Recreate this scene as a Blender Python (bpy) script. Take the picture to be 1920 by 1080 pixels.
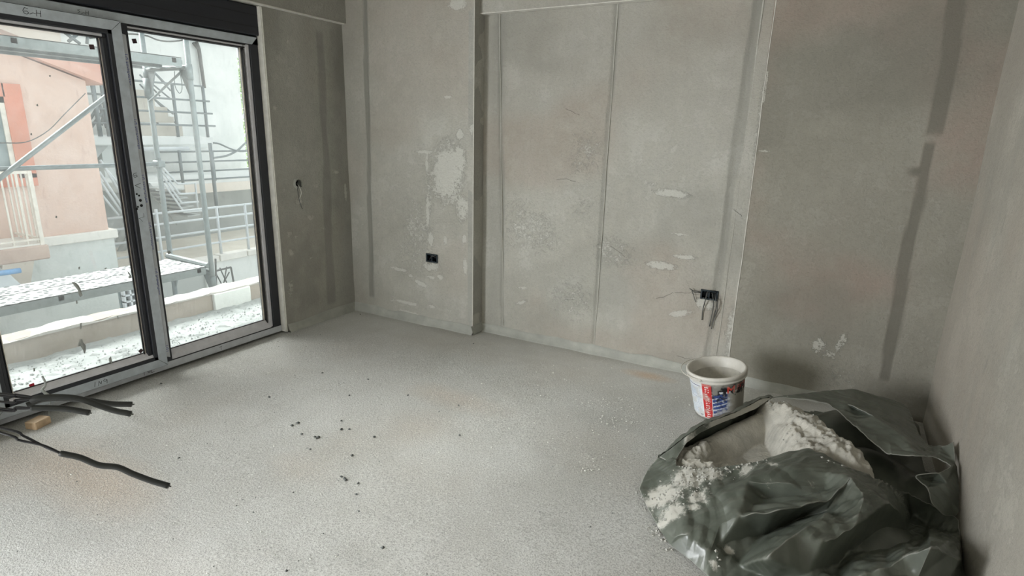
import bpy, math, random
import numpy as np
from mathutils import Vector, Matrix
from mathutils.geometry import delaunay_2d_cdt

for o in list(bpy.data.objects): bpy.data.objects.remove(o)
scene = bpy.context.scene
C = scene.collection

# ------------------------------------------------------------------ camera
F, CX, CY, H = 1082.0, 960.0, 540.0, 1.6
def _d(px, py):
    v = np.array([px - CX, py - CY, F]); return v / np.linalg.norm(v)
_dn = _d(860, 4600); _Y = _d(1583, 265); _Y = _Y - _dn * (_Y @ _dn); _Y /= np.linalg.norm(_Y)
_X = np.cross(_dn, _Y)
CM = np.array([_X, _Y, -_dn])                       # world = CM @ camera(x right, y down, z forward)
cam_d = bpy.data.cameras.new('camera'); cam = bpy.data.objects.new('camera', cam_d); C.objects.link(cam)
cam_d.sensor_width = 36; cam_d.lens = 36 * F / 1920; cam_d.clip_start = 0.02; cam_d.clip_end = 300
R = np.column_stack([CM[:, 0], -CM[:, 1], -CM[:, 2]])
m4 = Matrix.Identity(4)
for i in range(3):
    for j in range(3): m4[i][j] = float(R[i][j])
m4.translation = Vector((0, 0, H)); cam.matrix_world = m4
scene.camera = cam

# ------------------------------------------------------------------ world, sun, added fill light behind the camera
W = bpy.data.worlds.new('sky'); scene.world = W; W.use_nodes = True
nt = W.node_tree; bg = nt.nodes['Background']
tc = nt.nodes.new('ShaderNodeTexCoord'); sp = nt.nodes.new('ShaderNodeSeparateXYZ'); rp = nt.nodes.new('ShaderNodeValToRGB')
nt.links.new(tc.outputs['Generated'], sp.inputs[0]); nt.links.new(sp.outputs[2], rp.inputs[0]); nt.links.new(rp.outputs[0], bg.inputs[0])
rp.color_ramp.elements[0].position = 0.0; rp.color_ramp.elements[0].color = (.80, .84, .88, 1)
rp.color_ramp.elements[1].position = 0.7; rp.color_ramp.elements[1].color = (.93, .98, 1.0, 1)
bg.inputs[1].default_value = 1.12
def sun(name, direction, energy, angle, col):
    l = bpy.data.lights.new(name, 'SUN'); l.energy = energy; l.angle = math.radians(angle); l.color = col
    o = bpy.data.objects.new(name, l); C.objects.link(o); o.location = (-6, 2, 9)
    o.rotation_euler = Vector(direction).to_track_quat('-Z', 'Y').to_euler(); return o
sun('hazy_sun', (.84, .14, -.52), 24.0, 60, (1, .985, .96))
def area(name, loc, direction, sx, sy, energy, col):
    l = bpy.data.lights.new(name, 'AREA'); l.shape = 'RECTANGLE'; l.size = sx; l.size_y = sy; l.energy = energy; l.color = col
    o = bpy.data.objects.new(name, l); C.objects.link(o); o.location = loc
    o.rotation_euler = Vector(direction).to_track_quat('-Z', 'Y').to_euler(); return o
area('rear_fill_light', (-3.70, -1.55, 1.0), (1, .24, -.10), 1.9, 1.7, 222, (.95, .98, 1))  # added soft fill from behind the camera, no real source known there
scene.view_settings.view_transform = 'Standard'; scene.view_settings.look = 'None'
scene.view_settings.gamma = 1; scene.view_settings.use_curve_mapping = False
scene.view_settings.exposure = 0.47

# ------------------------------------------------------------------ helpers
rnd = random.Random(7); rng = np.random.RandomState(5)
def ray(px, py): return CM @ _d(px, py)
O = np.array([0, 0, H])
def at(px, py, ax, v):
    r = ray(px, py); return O + r * ((v - O[ax]) / r[ax])
def atd(px, py, d): return O + ray(px, py) * d
def aty(px, py): return at(px, py, 1, YB)
_org = {}
def org(p): return np.array(_org.get(p.name, (0, 0, 0)), float) if p is not None else np.zeros(3)
def setp(o, label=None, cat=None, group=None, kind=None):
    if label: o['label'] = label
    if cat: o['category'] = cat
    if group: o['group'] = group
    if kind: o['kind'] = kind
    return o
def thing(name, loc, label=None, cat=None, group=None, kind=None, parent=None):
    o = bpy.data.objects.new(name, None); C.objects.link(o)
    loc = np.array([float(t) for t in loc]); _org[o.name] = tuple(loc); o.location = loc - org(parent); o.empty_display_size = .05
    if parent is not None: o.parent = parent
    return setp(o, label, cat, group, kind)
def obj(name, vf, mat, parent=None, smooth=False, loc=None, label=None, cat=None, group=None, kind=None):
    """vf: (verts in world space, faces). Origin = loc or bottom centre."""
    v, f = vf; v = np.asarray(v, float)
    if loc is None: loc = np.array([(v[:, 0].min() + v[:, 0].max()) / 2, (v[:, 1].min() + v[:, 1].max()) / 2, v[:, 2].min()])
    loc = np.asarray(loc, float)
    me = bpy.data.meshes.new(name); me.from_pydata((v - loc).tolist(), [], [tuple(int(i) for i in q) for q in f]); me.update()
    if smooth: me.polygons.foreach_set('use_smooth', [True] * len(me.polygons))
    o = bpy.data.objects.new(name, me); C.objects.link(o)
    if mat is not None:
        for m_ in (mat if isinstance(mat, (list, tuple)) else [mat]): me.materials.append(m_)
    o.location = loc - org(parent); _org[o.name] = tuple(loc)
    if parent is not None: o.parent = parent
    return setp(o, label, cat, group, kind)
def join(*parts):
    V = []; Fc = []; n = 0
    for v, f in parts:
        v = np.asarray(v, float).reshape(-1, 3); V.append(v); Fc += [tuple(int(i) + n for i in q) for q in f]; n += len(v)
    return np.concatenate(V), Fc
def box(x0, x1, y0, y1, z0, z1):
    v = [(x, y, z) for z in (z0, z1) for y in (y0, y1) for x in (x0, x1)]
    return np.array(v, float), [(0, 2, 3, 1), (4, 5, 7, 6), (0, 1, 5, 4), (2, 6, 7, 3), (0, 4, 6, 2), (1, 3, 7, 5)]
def bbox(x0, x1, y0, y1, z0, z1, b=.004):
    """box with chamfered edges"""
    c = np.array([(x0 + x1) / 2, (y0 + y1) / 2, (z0 + z1) / 2]); h = np.array([abs(x1 - x0), abs(y1 - y0), abs(z1 - z0)]) / 2
    b = min(b, h.min() * .8); V = []; idx = {}
    for s in [(i, j, k) for i in (-1, 1) for j in (-1, 1) for k in (-1, 1)]:
        for a in range(3):
            p = np.array(s) * (h - b); p[a] = s[a] * h[a]; idx[(s, a)] = len(V); V.append(c + p)
    Fc = []
    for a in range(3):
        o1, o2 = [t for t in range(3) if t != a]
        for sa in (-1, 1):
            q = []
            for (s1, s2) in ((-1, -1), (1, -1), (1, 1), (-1, 1)):
                s = [0, 0, 0]; s[a] = sa; s[o1] = s1; s[o2] = s2; q.append(idx[(tuple(s), a)])
            flip = (sa == 1) == (a != 1); Fc.append(tuple(q) if flip else tuple(q[::-1]))
        for s1 in (-1, 1):
            for s2 in (-1, 1):
                lo = [0, 0, 0]; hi = [0, 0, 0]; lo[a] = -1; hi[a] = 1
                lo[o1] = hi[o1] = s1; lo[o2] = hi[o2] = s2
                Fc.append((idx[(tuple(lo), o1)], idx[(tuple(hi), o1)], idx[(tuple(hi), o2)], idx[(tuple(lo), o2)]))
    for s in [(i, j, k) for i in (-1, 1) for j in (-1, 1) for k in (-1, 1)]:
        Fc.append((idx[(s, 0)], idx[(s, 1)], idx[(s, 2)]))
    return np.array(V), Fc
def spline(pts, n=6):
    P = [np.array(p, float) for p in pts]; P = [2 * P[0] - P[1]] + P + [2 * P[-1] - P[-2]]; out = []
    for i in range(1, len(P) - 2):
        for k in range(n):
            t = k / n; a, b, c, d = P[i - 1:i + 3]
            out.append(.5 * ((2 * b) + (-a + c) * t + (2 * a - 5 * b + 4 * c - d) * t * t + (-a + 3 * b - 3 * c + d) * t ** 3))
    out.append(P[-2]); return out
def tube(pts, r, n=8, cap=True, r2=None):
    P = [np.array(p, float) for p in pts]; V = []; Fc = []; N = None; m = len(P)
    for i, p in enumerate(P):
        t = P[min(i + 1, m - 1)] - P[max(i - 1, 0)]; t /= (np.linalg.norm(t) + 1e-12)
        if N is None:
            a = np.array([0, 0, 1.]) if abs(t[2]) < .9 else np.array([1., 0, 0]); N = np.cross(t, a)
        N = N - t * (N @ t); N /= np.linalg.norm(N); B = np.cross(t, N)
        rr = r if r2 is None else r + (r2 - r) * i / (m - 1)
        for k in range(n):
            A = 2 * math.pi * k / n; V.append(p + rr * (math.cos(A) * N + math.sin(A) * B))
    for i in range(m - 1):
        for k in range(n):
            k2 = (k + 1) % n; Fc.append((i * n + k, i * n + k2, (i + 1) * n + k2, (i + 1) * n + k))
    if cap: Fc.append(tuple(range(n))[::-1]); Fc.append(tuple(range((m - 1) * n, m * n)))
    return np.array(V), Fc
def lathe(prof, n=48, c=(0, 0, 0), a0=0, a1=2 * math.pi):
    V = []; Fc = []; full = abs(a1 - a0 - 2 * math.pi) < 1e-6; k_ = n if full else n + 1
    for (r, z) in prof:
        for k in range(k_):
            A = a0 + (a1 - a0) * k / n; V.append((c[0] + r * math.cos(A), c[1] + r * math.sin(A), c[2] + z))
    for i in range(len(prof) - 1):
        for k in range(n):
            k2 = (k + 1) % k_; Fc.append((i * k_ + k, i * k_ + k2, (i + 1) * k_ + k2, (i + 1) * k_ + k))
    return np.array(V), Fc
def prism(poly, a, w0, w1):
    """poly in the plane normal to axis a, extruded from w0 to w1"""
    V = []; n = len(poly)
    for w in (w0, w1):
        for (p, q) in poly:
            t = [p, q]; t.insert(a, w); V.append(t)
    Fc = [tuple(range(n))[::-1], tuple(range(n, 2 * n))] + [(k, (k + 1) % n, n + (k + 1) % n, n + k) for k in range(n)]
    return np.array(V, float), Fc
# value noise
_H = rng.rand(256, 256)
def vn(x, y):
    x = np.asarray(x, float); y = np.asarray(y, float)
    xi = np.floor(x).astype(int); yi = np.floor(y).astype(int); fx = x - xi; fy = y - yi
    fx = fx * fx * (3 - 2 * fx); fy = fy * fy * (3 - 2 * fy)
    g = lambda a, b: _H[a % 256, b % 256]
    return (g(xi, yi) * (1 - fx) + g(xi + 1, yi) * fx) * (1 - fy) + (g(xi, yi + 1) * (1 - fx) + g(xi + 1, yi + 1) * fx) * fy
def fbm(x, y, o=4):
    s = 0; a = .5
    for k in range(o): s = s + a * vn(x * 2 ** k + 17.3 * k, y * 2 ** k + 9.1 * k); a *= .5
    return s / (1 - .5 ** o)
def sstep(a, b, x): t = np.clip((x - a) / (b - a), 0, 1); return t * t * (3 - 2 * t)
def setcol(o, arr, name='mask'):
    me = o.data; ca = me.color_attributes.new(name, 'FLOAT_COLOR', 'POINT')
    a = np.ones((len(me.vertices), 4), np.float32); a[:, :arr.shape[1]] = arr; ca.data.foreach_set('color', a.ravel())

# ------------------------------------------------------------------ materials
def lin(c): return tuple((x / 12.92 if x <= .04045 else ((x + .055) / 1.055) ** 2.4) for x in [t / 255 for t in c])
class NT:
    def __init__(s, name):
        s.m = bpy.data.materials.new(name); s.m.use_nodes = True; s.t = s.m.node_tree; s.b = s.t.nodes['Principled BSDF']; s.out = s.t.nodes['Material Output']
    def n(s, kind, **kw):
        q = s.t.nodes.new(kind)
        for k, v in kw.items(): setattr(q, k, v)
        return q
    def l(s, a, b): s.t.links.new(a, b)
    def tex(s, kind='Noise', scale=5, detail=4, rough=.5, vec=None, mp=None):
        q = s.n('ShaderNodeTex' + kind); q.inputs['Scale'].default_value = scale
        if kind == 'Noise': q.inputs['Detail'].default_value = detail; q.inputs['Roughness'].default_value = rough
        if vec is None:
            if not hasattr(s, 'tc'): s.tc = s.n('ShaderNodeTexCoord').outputs['Object']
            vec = s.tc
        if mp is not None:
            m_ = s.n('ShaderNodeMapping'); m_.inputs['Scale'].default_value = mp; s.l(vec, m_.inputs[0]); vec = m_.outputs[0]
        s.l(vec, q.inputs['Vector']); return q
    def ramp(s, src, p0, p1, c0=(0, 0, 0), c1=(1, 1, 1)):
        q = s.n('ShaderNodeValToRGB'); e = q.color_ramp.elements; e[0].position = p0; e[1].position = p1; e[0].color = (*c0, 1); e[1].color = (*c1, 1)
        s.l(src, q.inputs[0]); return q.outputs[0]
    def mix(s, fac, a, b, mode='MIX'):
        q = s.n('ShaderNodeMix', data_type='RGBA', blend_type=mode)
        for sock, val in ((q.inputs[0], fac), (q.inputs[6], a), (q.inputs[7], b)):
            if isinstance(val, (int, float)): sock.default_value = val
            elif isinstance(val, tuple): sock.default_value = (*val, 1)
            else: s.l(val, sock)
        return q.outputs[2]
    def math(s, op, a, b=0, c=None):
        q = s.n('ShaderNodeMath', operation=op)
        for i, val in enumerate((a, b) if c is None else (a, b, c)):
            if isinstance(val, (int, float)): q.inputs[i].default_value = val
            else: s.l(val, q.inputs[i])
        return q.outputs[0]
    def bump(s, h, strength=.3, dist=.01, prev=None):
        q = s.n('ShaderNodeBump'); q.inputs['Strength'].default_value = strength; q.inputs['Distance'].default_value = dist; s.l(h, q.inputs['Height'])
        if prev is not None: s.l(prev, q.inputs['Normal'])
        s.l(q.outputs[0], s.b.inputs['Normal']); return q.outputs[0]
    def base(s, c):
        if isinstance(c, tuple): s.b.inputs['Base Color'].default_value = (*c, 1)
        else: s.l(c, s.b.inputs['Base Color'])
def simple(name, col, rough=.6, metal=0, var=.15, scale=12, bump=.0, spec=.5, bscale=60):
    q = NT(name); c = col; nz = q.tex('Noise', scale, 5, .6)
    q.base(q.mix(q.ramp(nz.outputs[0], .3, .7), tuple(t * (1 - var) for t in c), tuple(min(1, t * (1 + var)) for t in c)))
    q.b.inputs['Roughness'].default_value = rough; q.b.inputs['Metallic'].default_value = metal; q.b.inputs['Specular IOR Level'].default_value = spec
    if bump: q.bump(q.tex('Noise', bscale, 4, .6).outputs[0], bump, .01)
    return q.m
def wall_mat(name, base, base2, warm, band_shade, chip):
    """mask: r = pale chips/efflorescence, g = smoother darker filled bands, darker corners and light falloff painted towards the top, b = pinkish patches and a warmer top"""
    q = NT(name); at_ = q.n('ShaderNodeVertexColor', layer_name='mask'); sp_ = q.n('ShaderNodeSeparateColor'); q.l(at_.outputs[0], sp_.inputs[0])
    r, g, b = sp_.outputs
    big = q.tex('Noise', 1.7, 5, .6); med = q.tex('Noise', 9, 6, .65); fine = q.tex('Noise', 55, 5, .7); br = q.tex('Noise', 4, 6, .75, mp=(6, 6, 1.2))
    c = q.mix(q.ramp(big.outputs[0], .38, .62), base, base2); m2_ = q.tex('Noise', 4.5, 8, .75); c = q.mix(q.math('MULTIPLY', q.ramp(m2_.outputs[0], .48, .75), .4), c, tuple(t * 1.08 for t in base2)); c = q.mix(q.math('MULTIPLY', q.ramp(m2_.outputs[0], .48, .28), .4), c, tuple(t * .86 for t in base))
    c = q.mix(q.math('MULTIPLY', b, .9), c, warm)
    c = q.mix(q.ramp(med.outputs[0], .42, .75), c, q.mix(.5, c, tuple(t * 1.25 for t in base)))
    c = q.mix(q.math('MULTIPLY', q.ramp(br.outputs[0], .35, .62), .12), c, tuple(t * .72 for t in base))
    c = q.mix(q.math('MULTIPLY', q.ramp(fine.outputs[0], .55, .35), .16), c, tuple(t * .62 for t in base))
    c = q.mix(q.math('MULTIPLY', g, .8), c, band_shade)
    e = q.math('ADD', r, q.math('MULTIPLY', q.math('SUBTRACT', q.tex('Noise', 34, 8, .8).outputs[0], .5), 1.9))
    vn_ = q.tex('Noise', 11, 9, .78, mp=(1, 1, 1.4)); vein = q.math('SUBTRACT', 1, q.math('MULTIPLY', q.math('ABSOLUTE', q.math('SUBTRACT', vn_.outputs[0], .5)), 22)); e = q.math('ADD', e, q.math('MULTIPLY', q.math('MAXIMUM', vein, 0), q.math('MULTIPLY', q.ramp(r, .22, .5), .5)))
    e2 = q.ramp(e, .44, .56); gate = q.ramp(r, .03, .16); ef = q.math('MULTIPLY', e2, gate)
    c = q.mix(q.math('MULTIPLY', ef, .62), c, chip)
    q.base(c); q.b.inputs['Roughness'].default_value = .88; q.b.inputs['Specular IOR Level'].default_value = .25
    h = q.math('ADD', q.math('MULTIPLY', fine.outputs[0], q.math('SUBTRACT', 1, q.math('MULTIPLY', g, .8))), q.math('MULTIPLY', ef, .35))
    h = q.math('ADD', h, q.math('MULTIPLY', br.outputs[0], .25))
    gg = q.tex('Noise', 120, 3, .6); h = q.math('ADD', h, q.math('MULTIPLY', gg.outputs[0], .5)); q.bump(h, .75, .007); return q.m
M = {}
M['wall'] = wall_mat('grey_plaster', lin((176, 174, 165)), lin((194, 193, 186)), lin((170, 156, 143)), lin((134, 134, 127)), lin((212, 212, 205)))
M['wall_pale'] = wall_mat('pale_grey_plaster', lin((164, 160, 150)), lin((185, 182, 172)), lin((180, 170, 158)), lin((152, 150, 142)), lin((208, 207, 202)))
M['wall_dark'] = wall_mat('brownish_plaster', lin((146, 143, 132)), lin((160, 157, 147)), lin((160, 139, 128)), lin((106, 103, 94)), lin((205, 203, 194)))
M['pier'] = wall_mat('dark_grey_plaster', lin((168, 167, 160)), lin((182, 181, 174)), lin((160, 152, 140)), lin((122, 122, 117)), lin((205, 204, 196)))
M['bead'] = simple('pale_plaster_bead', lin((214, 212, 205)), .85, var=.12, scale=25, bump=.3)
M['cove'] = simple('cement_cove', lin((168, 169, 162)), .85, var=.14, scale=9, bump=.4, bscale=40)
# floor
q = NT('rough_screed'); at_ = q.n('ShaderNodeVertexColor', layer_name='mask'); s3 = q.n('ShaderNodeSeparateColor'); q.l(at_.outputs[0], s3.inputs[0])
big = q.tex('Noise', 1.1, 5, .6); gr = q.tex('Noise', 150, 5, .8); gr2 = q.tex('Noise', 70, 5, .7); vo = q.tex('Voronoi', 120)
sm_ = q.math('SUBTRACT', 1, q.math('MULTIPLY', s3.outputs[2], .7)); c = q.mix(q.ramp(big.outputs[0], .35, .65), lin((196, 195, 190)), lin((212, 212, 209)))
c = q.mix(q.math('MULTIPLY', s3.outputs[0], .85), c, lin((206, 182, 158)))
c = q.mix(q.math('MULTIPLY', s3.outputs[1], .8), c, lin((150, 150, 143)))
c = q.mix(q.math('MULTIPLY', q.math('MULTIPLY', q.ramp(gr.outputs[0], .53, .36), sm_), .55), c, lin((128, 128, 124)))
c = q.mix(q.math('MULTIPLY', q.ramp(gr2.outputs[0], .55, .66), .45), c, lin((235, 236, 232)))
sm = q.math('SUBTRACT', 1, q.math('MULTIPLY', s3.outputs[2], .8))
q.base(c); q.b.inputs['Roughness'].default_value = .93; q.b.inputs['Specular IOR Level'].default_value = .2
q.bump(q.math('MULTIPLY', q.math('ADD', q.math('MULTIPLY', gr.outputs[0], .9), gr2.outputs[0]), sm), .8, .008); M['floor'] = q.m
M['anthracite'] = simple('anthracite_pvc', lin((44, 46, 52)), .42, var=.08, spec=.5)
M['rubber'] = simple('black_gasket', (.012, .012, .014), .6, var=.1)
M['film'] = simple('grey_protective_film', lin((186, 194, 202)), .33, var=.12, scale=18, bump=.12, bscale=25)
M['film_pale'] = simple('pale_protective_film', lin((214, 214, 220)), .3, var=.1, scale=18, bump=.12)
M['film_white'] = simple('whitish_film', lin((204, 208, 214)), .35, var=.12, scale=14, bump=.12)
M['ink'] = simple('marker_ink', (.02, .02, .03), .5, var=.05)
M['blue_ink'] = simple('blue_print', lin((30, 66, 165)), .5, var=.1)
M['red_sticker'] = simple('red_sticker', lin((176, 28, 52)), .5)
M['dark_sticker'] = simple('dark_sticker', lin((72, 52, 56)), .6)
M['splat'] = simple('grey_mortar_splash', lin((168, 172, 170)), .9, var=.15, scale=40, bump=.3)
M['shutter'] = simple('shutter_box_pvc', lin((38, 40, 47)), .45, var=.06)
# glass
q = NT('dusty_glass'); q.t.nodes.remove(q.b)
tr = q.n('ShaderNodeBsdfTransparent'); tr.inputs[0].default_value = (.93, .95, .94, 1); gl = q.n('ShaderNodeBsdfGlossy'); gl.inputs['Roughness'].default_value = .01
df = q.n('ShaderNodeBsdfDiffuse'); df.inputs[0].default_value = (.82, .86, .86, 1); tl = q.n('ShaderNodeBsdfTranslucent'); tl.inputs[0].default_value = (.82, .86, .86, 1)
fr = q.n('ShaderNodeFresnel'); fr.inputs[0].default_value = 1.45
a1 = q.n('ShaderNodeMixShader'); a2 = q.n('ShaderNodeMixShader'); a3 = q.n('ShaderNodeMixShader'); a1.inputs[0].default_value = .6
q.l(df.outputs[0], a1.inputs[1]); q.l(tl.outputs[0], a1.inputs[2])
dn_ = q.tex('Noise', 6, 6, .7); dn2 = q.tex('Noise', 160, 3, .7)
dust = q.math('ADD', q.math('MULTIPLY', q.ramp(dn_.outputs[0], .3, .8), .07), q.math('MULTIPLY', q.ramp(dn2.outputs[0], .66, .74), .25)); dust = q.math('ADD', dust, .02)
q.l(dust, a2.inputs[0]); q.l(tr.outputs[0], a2.inputs[1]); q.l(a1.outputs[0], a2.inputs[2])
q.l(fr.outputs[0], a3.inputs[0]); q.l(a2.outputs[0], a3.inputs[1]); q.l(gl.outputs[0], a3.inputs[2]); q.l(a3.outputs[0], q.out.inputs[0]); M['glass'] = q.m
# plastic sheet
q = NT('dark_green_polythene'); at_ = q.n('ShaderNodeVertexColor', layer_name='mask'); s3 = q.n('ShaderNodeSeparateColor'); q.l(at_.outputs[0], s3.inputs[0])
n1 = q.tex('Noise', 5, 6, .65); n2 = q.tex('Noise', 34, 7, .75); n3 = q.tex('Noise', 14, 3, .5)
c = q.mix(q.ramp(n1.outputs[0], .35, .7), lin((74, 79, 71)), lin((92, 98, 89)))
e = q.math('ADD', s3.outputs[0], q.math('MULTIPLY', q.math('SUBTRACT', n2.outputs[0], .5), 1.3))
d_ = q.math('MULTIPLY', q.ramp(e, .42, .62), q.ramp(s3.outputs[0], .02, .15))
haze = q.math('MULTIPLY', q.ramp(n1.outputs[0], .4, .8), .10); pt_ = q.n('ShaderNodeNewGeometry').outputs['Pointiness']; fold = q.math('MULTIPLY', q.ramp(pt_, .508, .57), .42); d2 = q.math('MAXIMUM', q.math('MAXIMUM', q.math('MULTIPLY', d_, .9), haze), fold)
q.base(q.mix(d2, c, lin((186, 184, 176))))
q.l(q.math('ADD', q.math('MULTIPLY', d2, .6), .33), q.b.inputs['Roughness']); q.b.inputs['Specular IOR Level'].default_value = .62
b1 = q.bump(n3.outputs[0], .12, .02); q.bump(n2.outputs[0], .05, .01, b1); M['sheet'] = q.m
M['powder'] = simple('plaster_powder', lin((184, 181, 172)), .95, var=.22, scale=11, bump=.55, bscale=45, spec=.15)
M['clump'] = simple('powder_clump', lin((178, 177, 171)), .95, var=.12, scale=30, bump=.4, spec=.15)
M['dark_crumb'] = simple('dark_crumb', lin((92, 95, 94)), .9, var=.2, scale=50)
M['pale_crumb'] = simple('pale_crumb', lin((222, 222, 216)), .9, var=.1, scale=50)
M['cable'] = simple('black_cable_sheath', lin((40, 43, 43)), .5, var=.12, scale=60)
M['wire'] = simple('black_wire_insulation', lin((24, 24, 32)), .4, var=.1)
M['grey_wire'] = simple('grey_wire', lin((78, 80, 78)), .5, var=.15)
M['white_wire'] = simple('white_wire', lin((215, 215, 208)), .5, var=.1)
M['socket'] = simple('dark_petrol_plastic', lin((22, 38, 46)), .45, var=.25, scale=60)
M['void'] = simple('dark_box_inside', (.008, .009, .01), .9)
M['wood'] = simple('raw_wood', lin((196, 170, 140)), .7, var=.2, scale=20)
M['bucket'] = simple('dirty_white_plastic', lin((205, 202, 194)), .45, var=.1, scale=14)
M['steel'] = simple('galvanised_steel', lin((112, 122, 124)), .5, metal=.3, var=.16, scale=30)
q = NT('perforated_deck'); tcn = q.n('ShaderNodeTexCoord').outputs['Object']; mpn = q.n('ShaderNodeMapping'); mpn.inputs['Rotation'].default_value = (0, 0, .785); mpn.inputs['Scale'].default_value = (17, 17, 17); q.l(tcn, mpn.inputs[0])
ck = q.n('ShaderNodeTexVoronoi'); ck.inputs['Scale'].default_value = 1; ck.inputs['Randomness'].default_value = .55; q.l(mpn.outputs[0], ck.inputs['Vector'])
q.base(q.mix(q.ramp(ck.outputs[0], .30, .38), lin((70, 78, 80)), lin((186, 191, 189)))); q.b.inputs['Roughness'].default_value = .7
q.bump(q.ramp(ck.outputs[0], .2, .5), .6, .01); M['deck'] = q.m
M['white_paint'] = simple('white_painted_steel', lin((196, 202, 205)), .45, var=.06)
def render_wall(name, c1, c2, stain, sc=1.2):
    stain = tuple(t * .8 for t in stain); q = NT(name); a = q.tex('Noise', sc, 6, .65); b = q.tex('Noise', sc * 6, 6, .7, mp=(1, 1, .35))
    c = q.mix(q.ramp(a.outputs[0], .35, .65), c1, c2); c = q.mix(q.math('MULTIPLY', q.ramp(b.outputs[0], .58, .75), .5), c, stain)
    q.base(c); q.b.inputs['Roughness'].default_value = .9; q.bump(q.tex('Noise', 30, 4, .6).outputs[0], .3, .01); return q.m
M['orange'] = render_wall('faded_orange_render', lin((206, 178, 164)), lin((212, 187, 175)), lin((180, 150, 136)))
M['orange2'] = render_wall('stronger_orange_render', lin((208, 160, 144)), lin((206, 168, 154)), lin((184, 146, 134)))
M['orange_trim'] = render_wall('orange_window_surround', lin((206, 134, 112)), lin((202, 142, 122)), lin((180, 122, 106)))
M['white_wall'] = render_wall('whitewashed_render', lin((212, 216, 214)), lin((224, 226, 224)), lin((186, 190, 186)))
M['grey_wall'] = render_wall('pale_grey_render', lin((200, 206, 204)), lin((212, 216, 214)), lin((178, 184, 180)))
M['beige_wall'] = render_wall('pale_beige_render', lin((216, 206, 194)), lin((222, 214, 204)), lin((196, 184, 170)))
M['concrete'] = render_wall('weathered_concrete', lin((190, 184, 172)), lin((202, 197, 186)), lin((150, 145, 135)), 3)
M['slab_edge'] = render_wall('stained_slab_edge', lin((186, 166, 154)), lin((176, 156, 146)), lin((140, 112, 100)), 3)
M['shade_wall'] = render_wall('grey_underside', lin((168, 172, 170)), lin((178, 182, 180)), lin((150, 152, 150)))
M['kerb'] = render_wall('pinkish_kerb_concrete', lin((158, 148, 138)), lin((172, 162, 152)), lin((112, 103, 96)), 4)
M['rubble'] = render_wall('dusty_balcony_screed', lin((146, 151, 150)), lin((166, 170, 169)), lin((100, 104, 103)), 5)
M['mortar_bed'] = render_wall('broken_mortar_bed', lin((178, 176, 170)), lin((190, 188, 183)), lin((120, 115, 108)), 6)
M['sill'] = render_wall('white_stone_sill', lin((224, 222, 216)), lin((214, 212, 206)), lin((180, 172, 164)), 3)
M['window_glass'] = simple('old_window_pane', lin((112, 128, 130)), .15, var=.25, scale=3)
M['curtain'] = simple('net_curtain', lin((205, 208, 206)), .8)
M['frame_white'] = simple('old_white_window_frame', lin((214, 208, 198)), .6)
M['leaf'] = simple('green_leaf', lin((128, 156, 98)), .6, var=.3, scale=10)
M['blue_pipe'] = simple('pale_blue_tube', lin((104, 152, 196)), .4)
M['ground'] = render_wall('yard_ground', lin((178, 176, 168)), lin((194, 192, 184)), lin((150, 148, 140)), .7)

# ------------------------------------------------------------------ room dimensions
XW, XR, YP, YB, ZC = -3.74, .65, 3.79, 3.93, 2.85
XF = -3.79                       # inner face of the window frame
XPIL = -2.445                    # edge of the projecting part of the back wall
WY0, WY1, WZ1 = 1.04, 3.015, 2.235     # window opening along y and its top
YFRONT = -4.2

def wall_grid(name, mat, o, u, v, lu, lv, nrm, step, maskf, dispf=None, holes=(), back=.15, kind='structure'):
    """dense front face with masks plus a thick backing"""
    o = np.array(o, float); u = np.array(u, float); v = np.array(v, float); nrm = np.array(nrm, float)
    nu = max(2, int(lu / step)); nv = max(2, int(lv / step)); U, V_ = np.meshgrid(np.linspace(0, lu, nu + 1), np.linspace(0, lv, nv + 1))
    Pt = o + U[..., None] * u + V_[..., None] * v
    d = dispf(U, V_) if dispf is not None else (fbm(U * 2.2, V_ * 2.2, 4) - .5) * .008
    eu = np.minimum(U, lu - U); d = d * sstep(0, .03, eu)
    Pt = Pt + d[..., None] * nrm
    idx = np.arange((nu + 1) * (nv + 1)).reshape(nv + 1, nu + 1)
    fc = np.stack([idx[:-1, :-1], idx[:-1, 1:], idx[1:, 1:], idx[1:, :-1]], -1).reshape(-1, 4)
    uc = (U[:-1, :-1] + U[1:, 1:]).ravel() / 2; vc = (V_[:-1, :-1] + V_[1:, 1:]).ravel() / 2
    keep = np.ones(len(fc), bool)
    for (hu, hv, ru, rv, rnd_) in holes:
        ins = (((uc - hu) / ru) ** 2 + ((vc - hv) / rv) ** 2 < 1) if rnd_ else ((abs(uc - hu) < ru) & (abs(vc - hv) < rv))
        keep &= ~ins
    fc = fc[keep]
    if np.dot(np.cross(u, v), nrm) < 0: fc = fc[:, ::-1]
    P2 = Pt.reshape(-1, 3); n0 = len(P2)
    bo = o - nrm * back; corners = [o, o + u * lu, o + u * lu + v * lv, o + v * lv, bo, bo + u * lu, bo + u * lu + v * lv, bo + v * lv]
    bf = [(4, 5, 6, 7), (0, 1, 5, 4), (1, 2, 6, 5), (2, 3, 7, 6), (3, 0, 4, 7)]
    allv = np.concatenate([P2, np.array(corners)]); allf = fc.tolist() + [[i + n0 for i in f_] for f_ in bf]
    ob = obj(name, (allv, allf), mat, None, smooth=False, kind=kind)
    ob.data.polygons.foreach_set('use_smooth', [True] * len(fc) + [False] * 5)
    msk = maskf(U, V_) if maskf else np.zeros(U.shape + (3,))
    setcol(ob, np.concatenate([msk.reshape(-1, 3), np.zeros((8, 3))])); return ob

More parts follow.
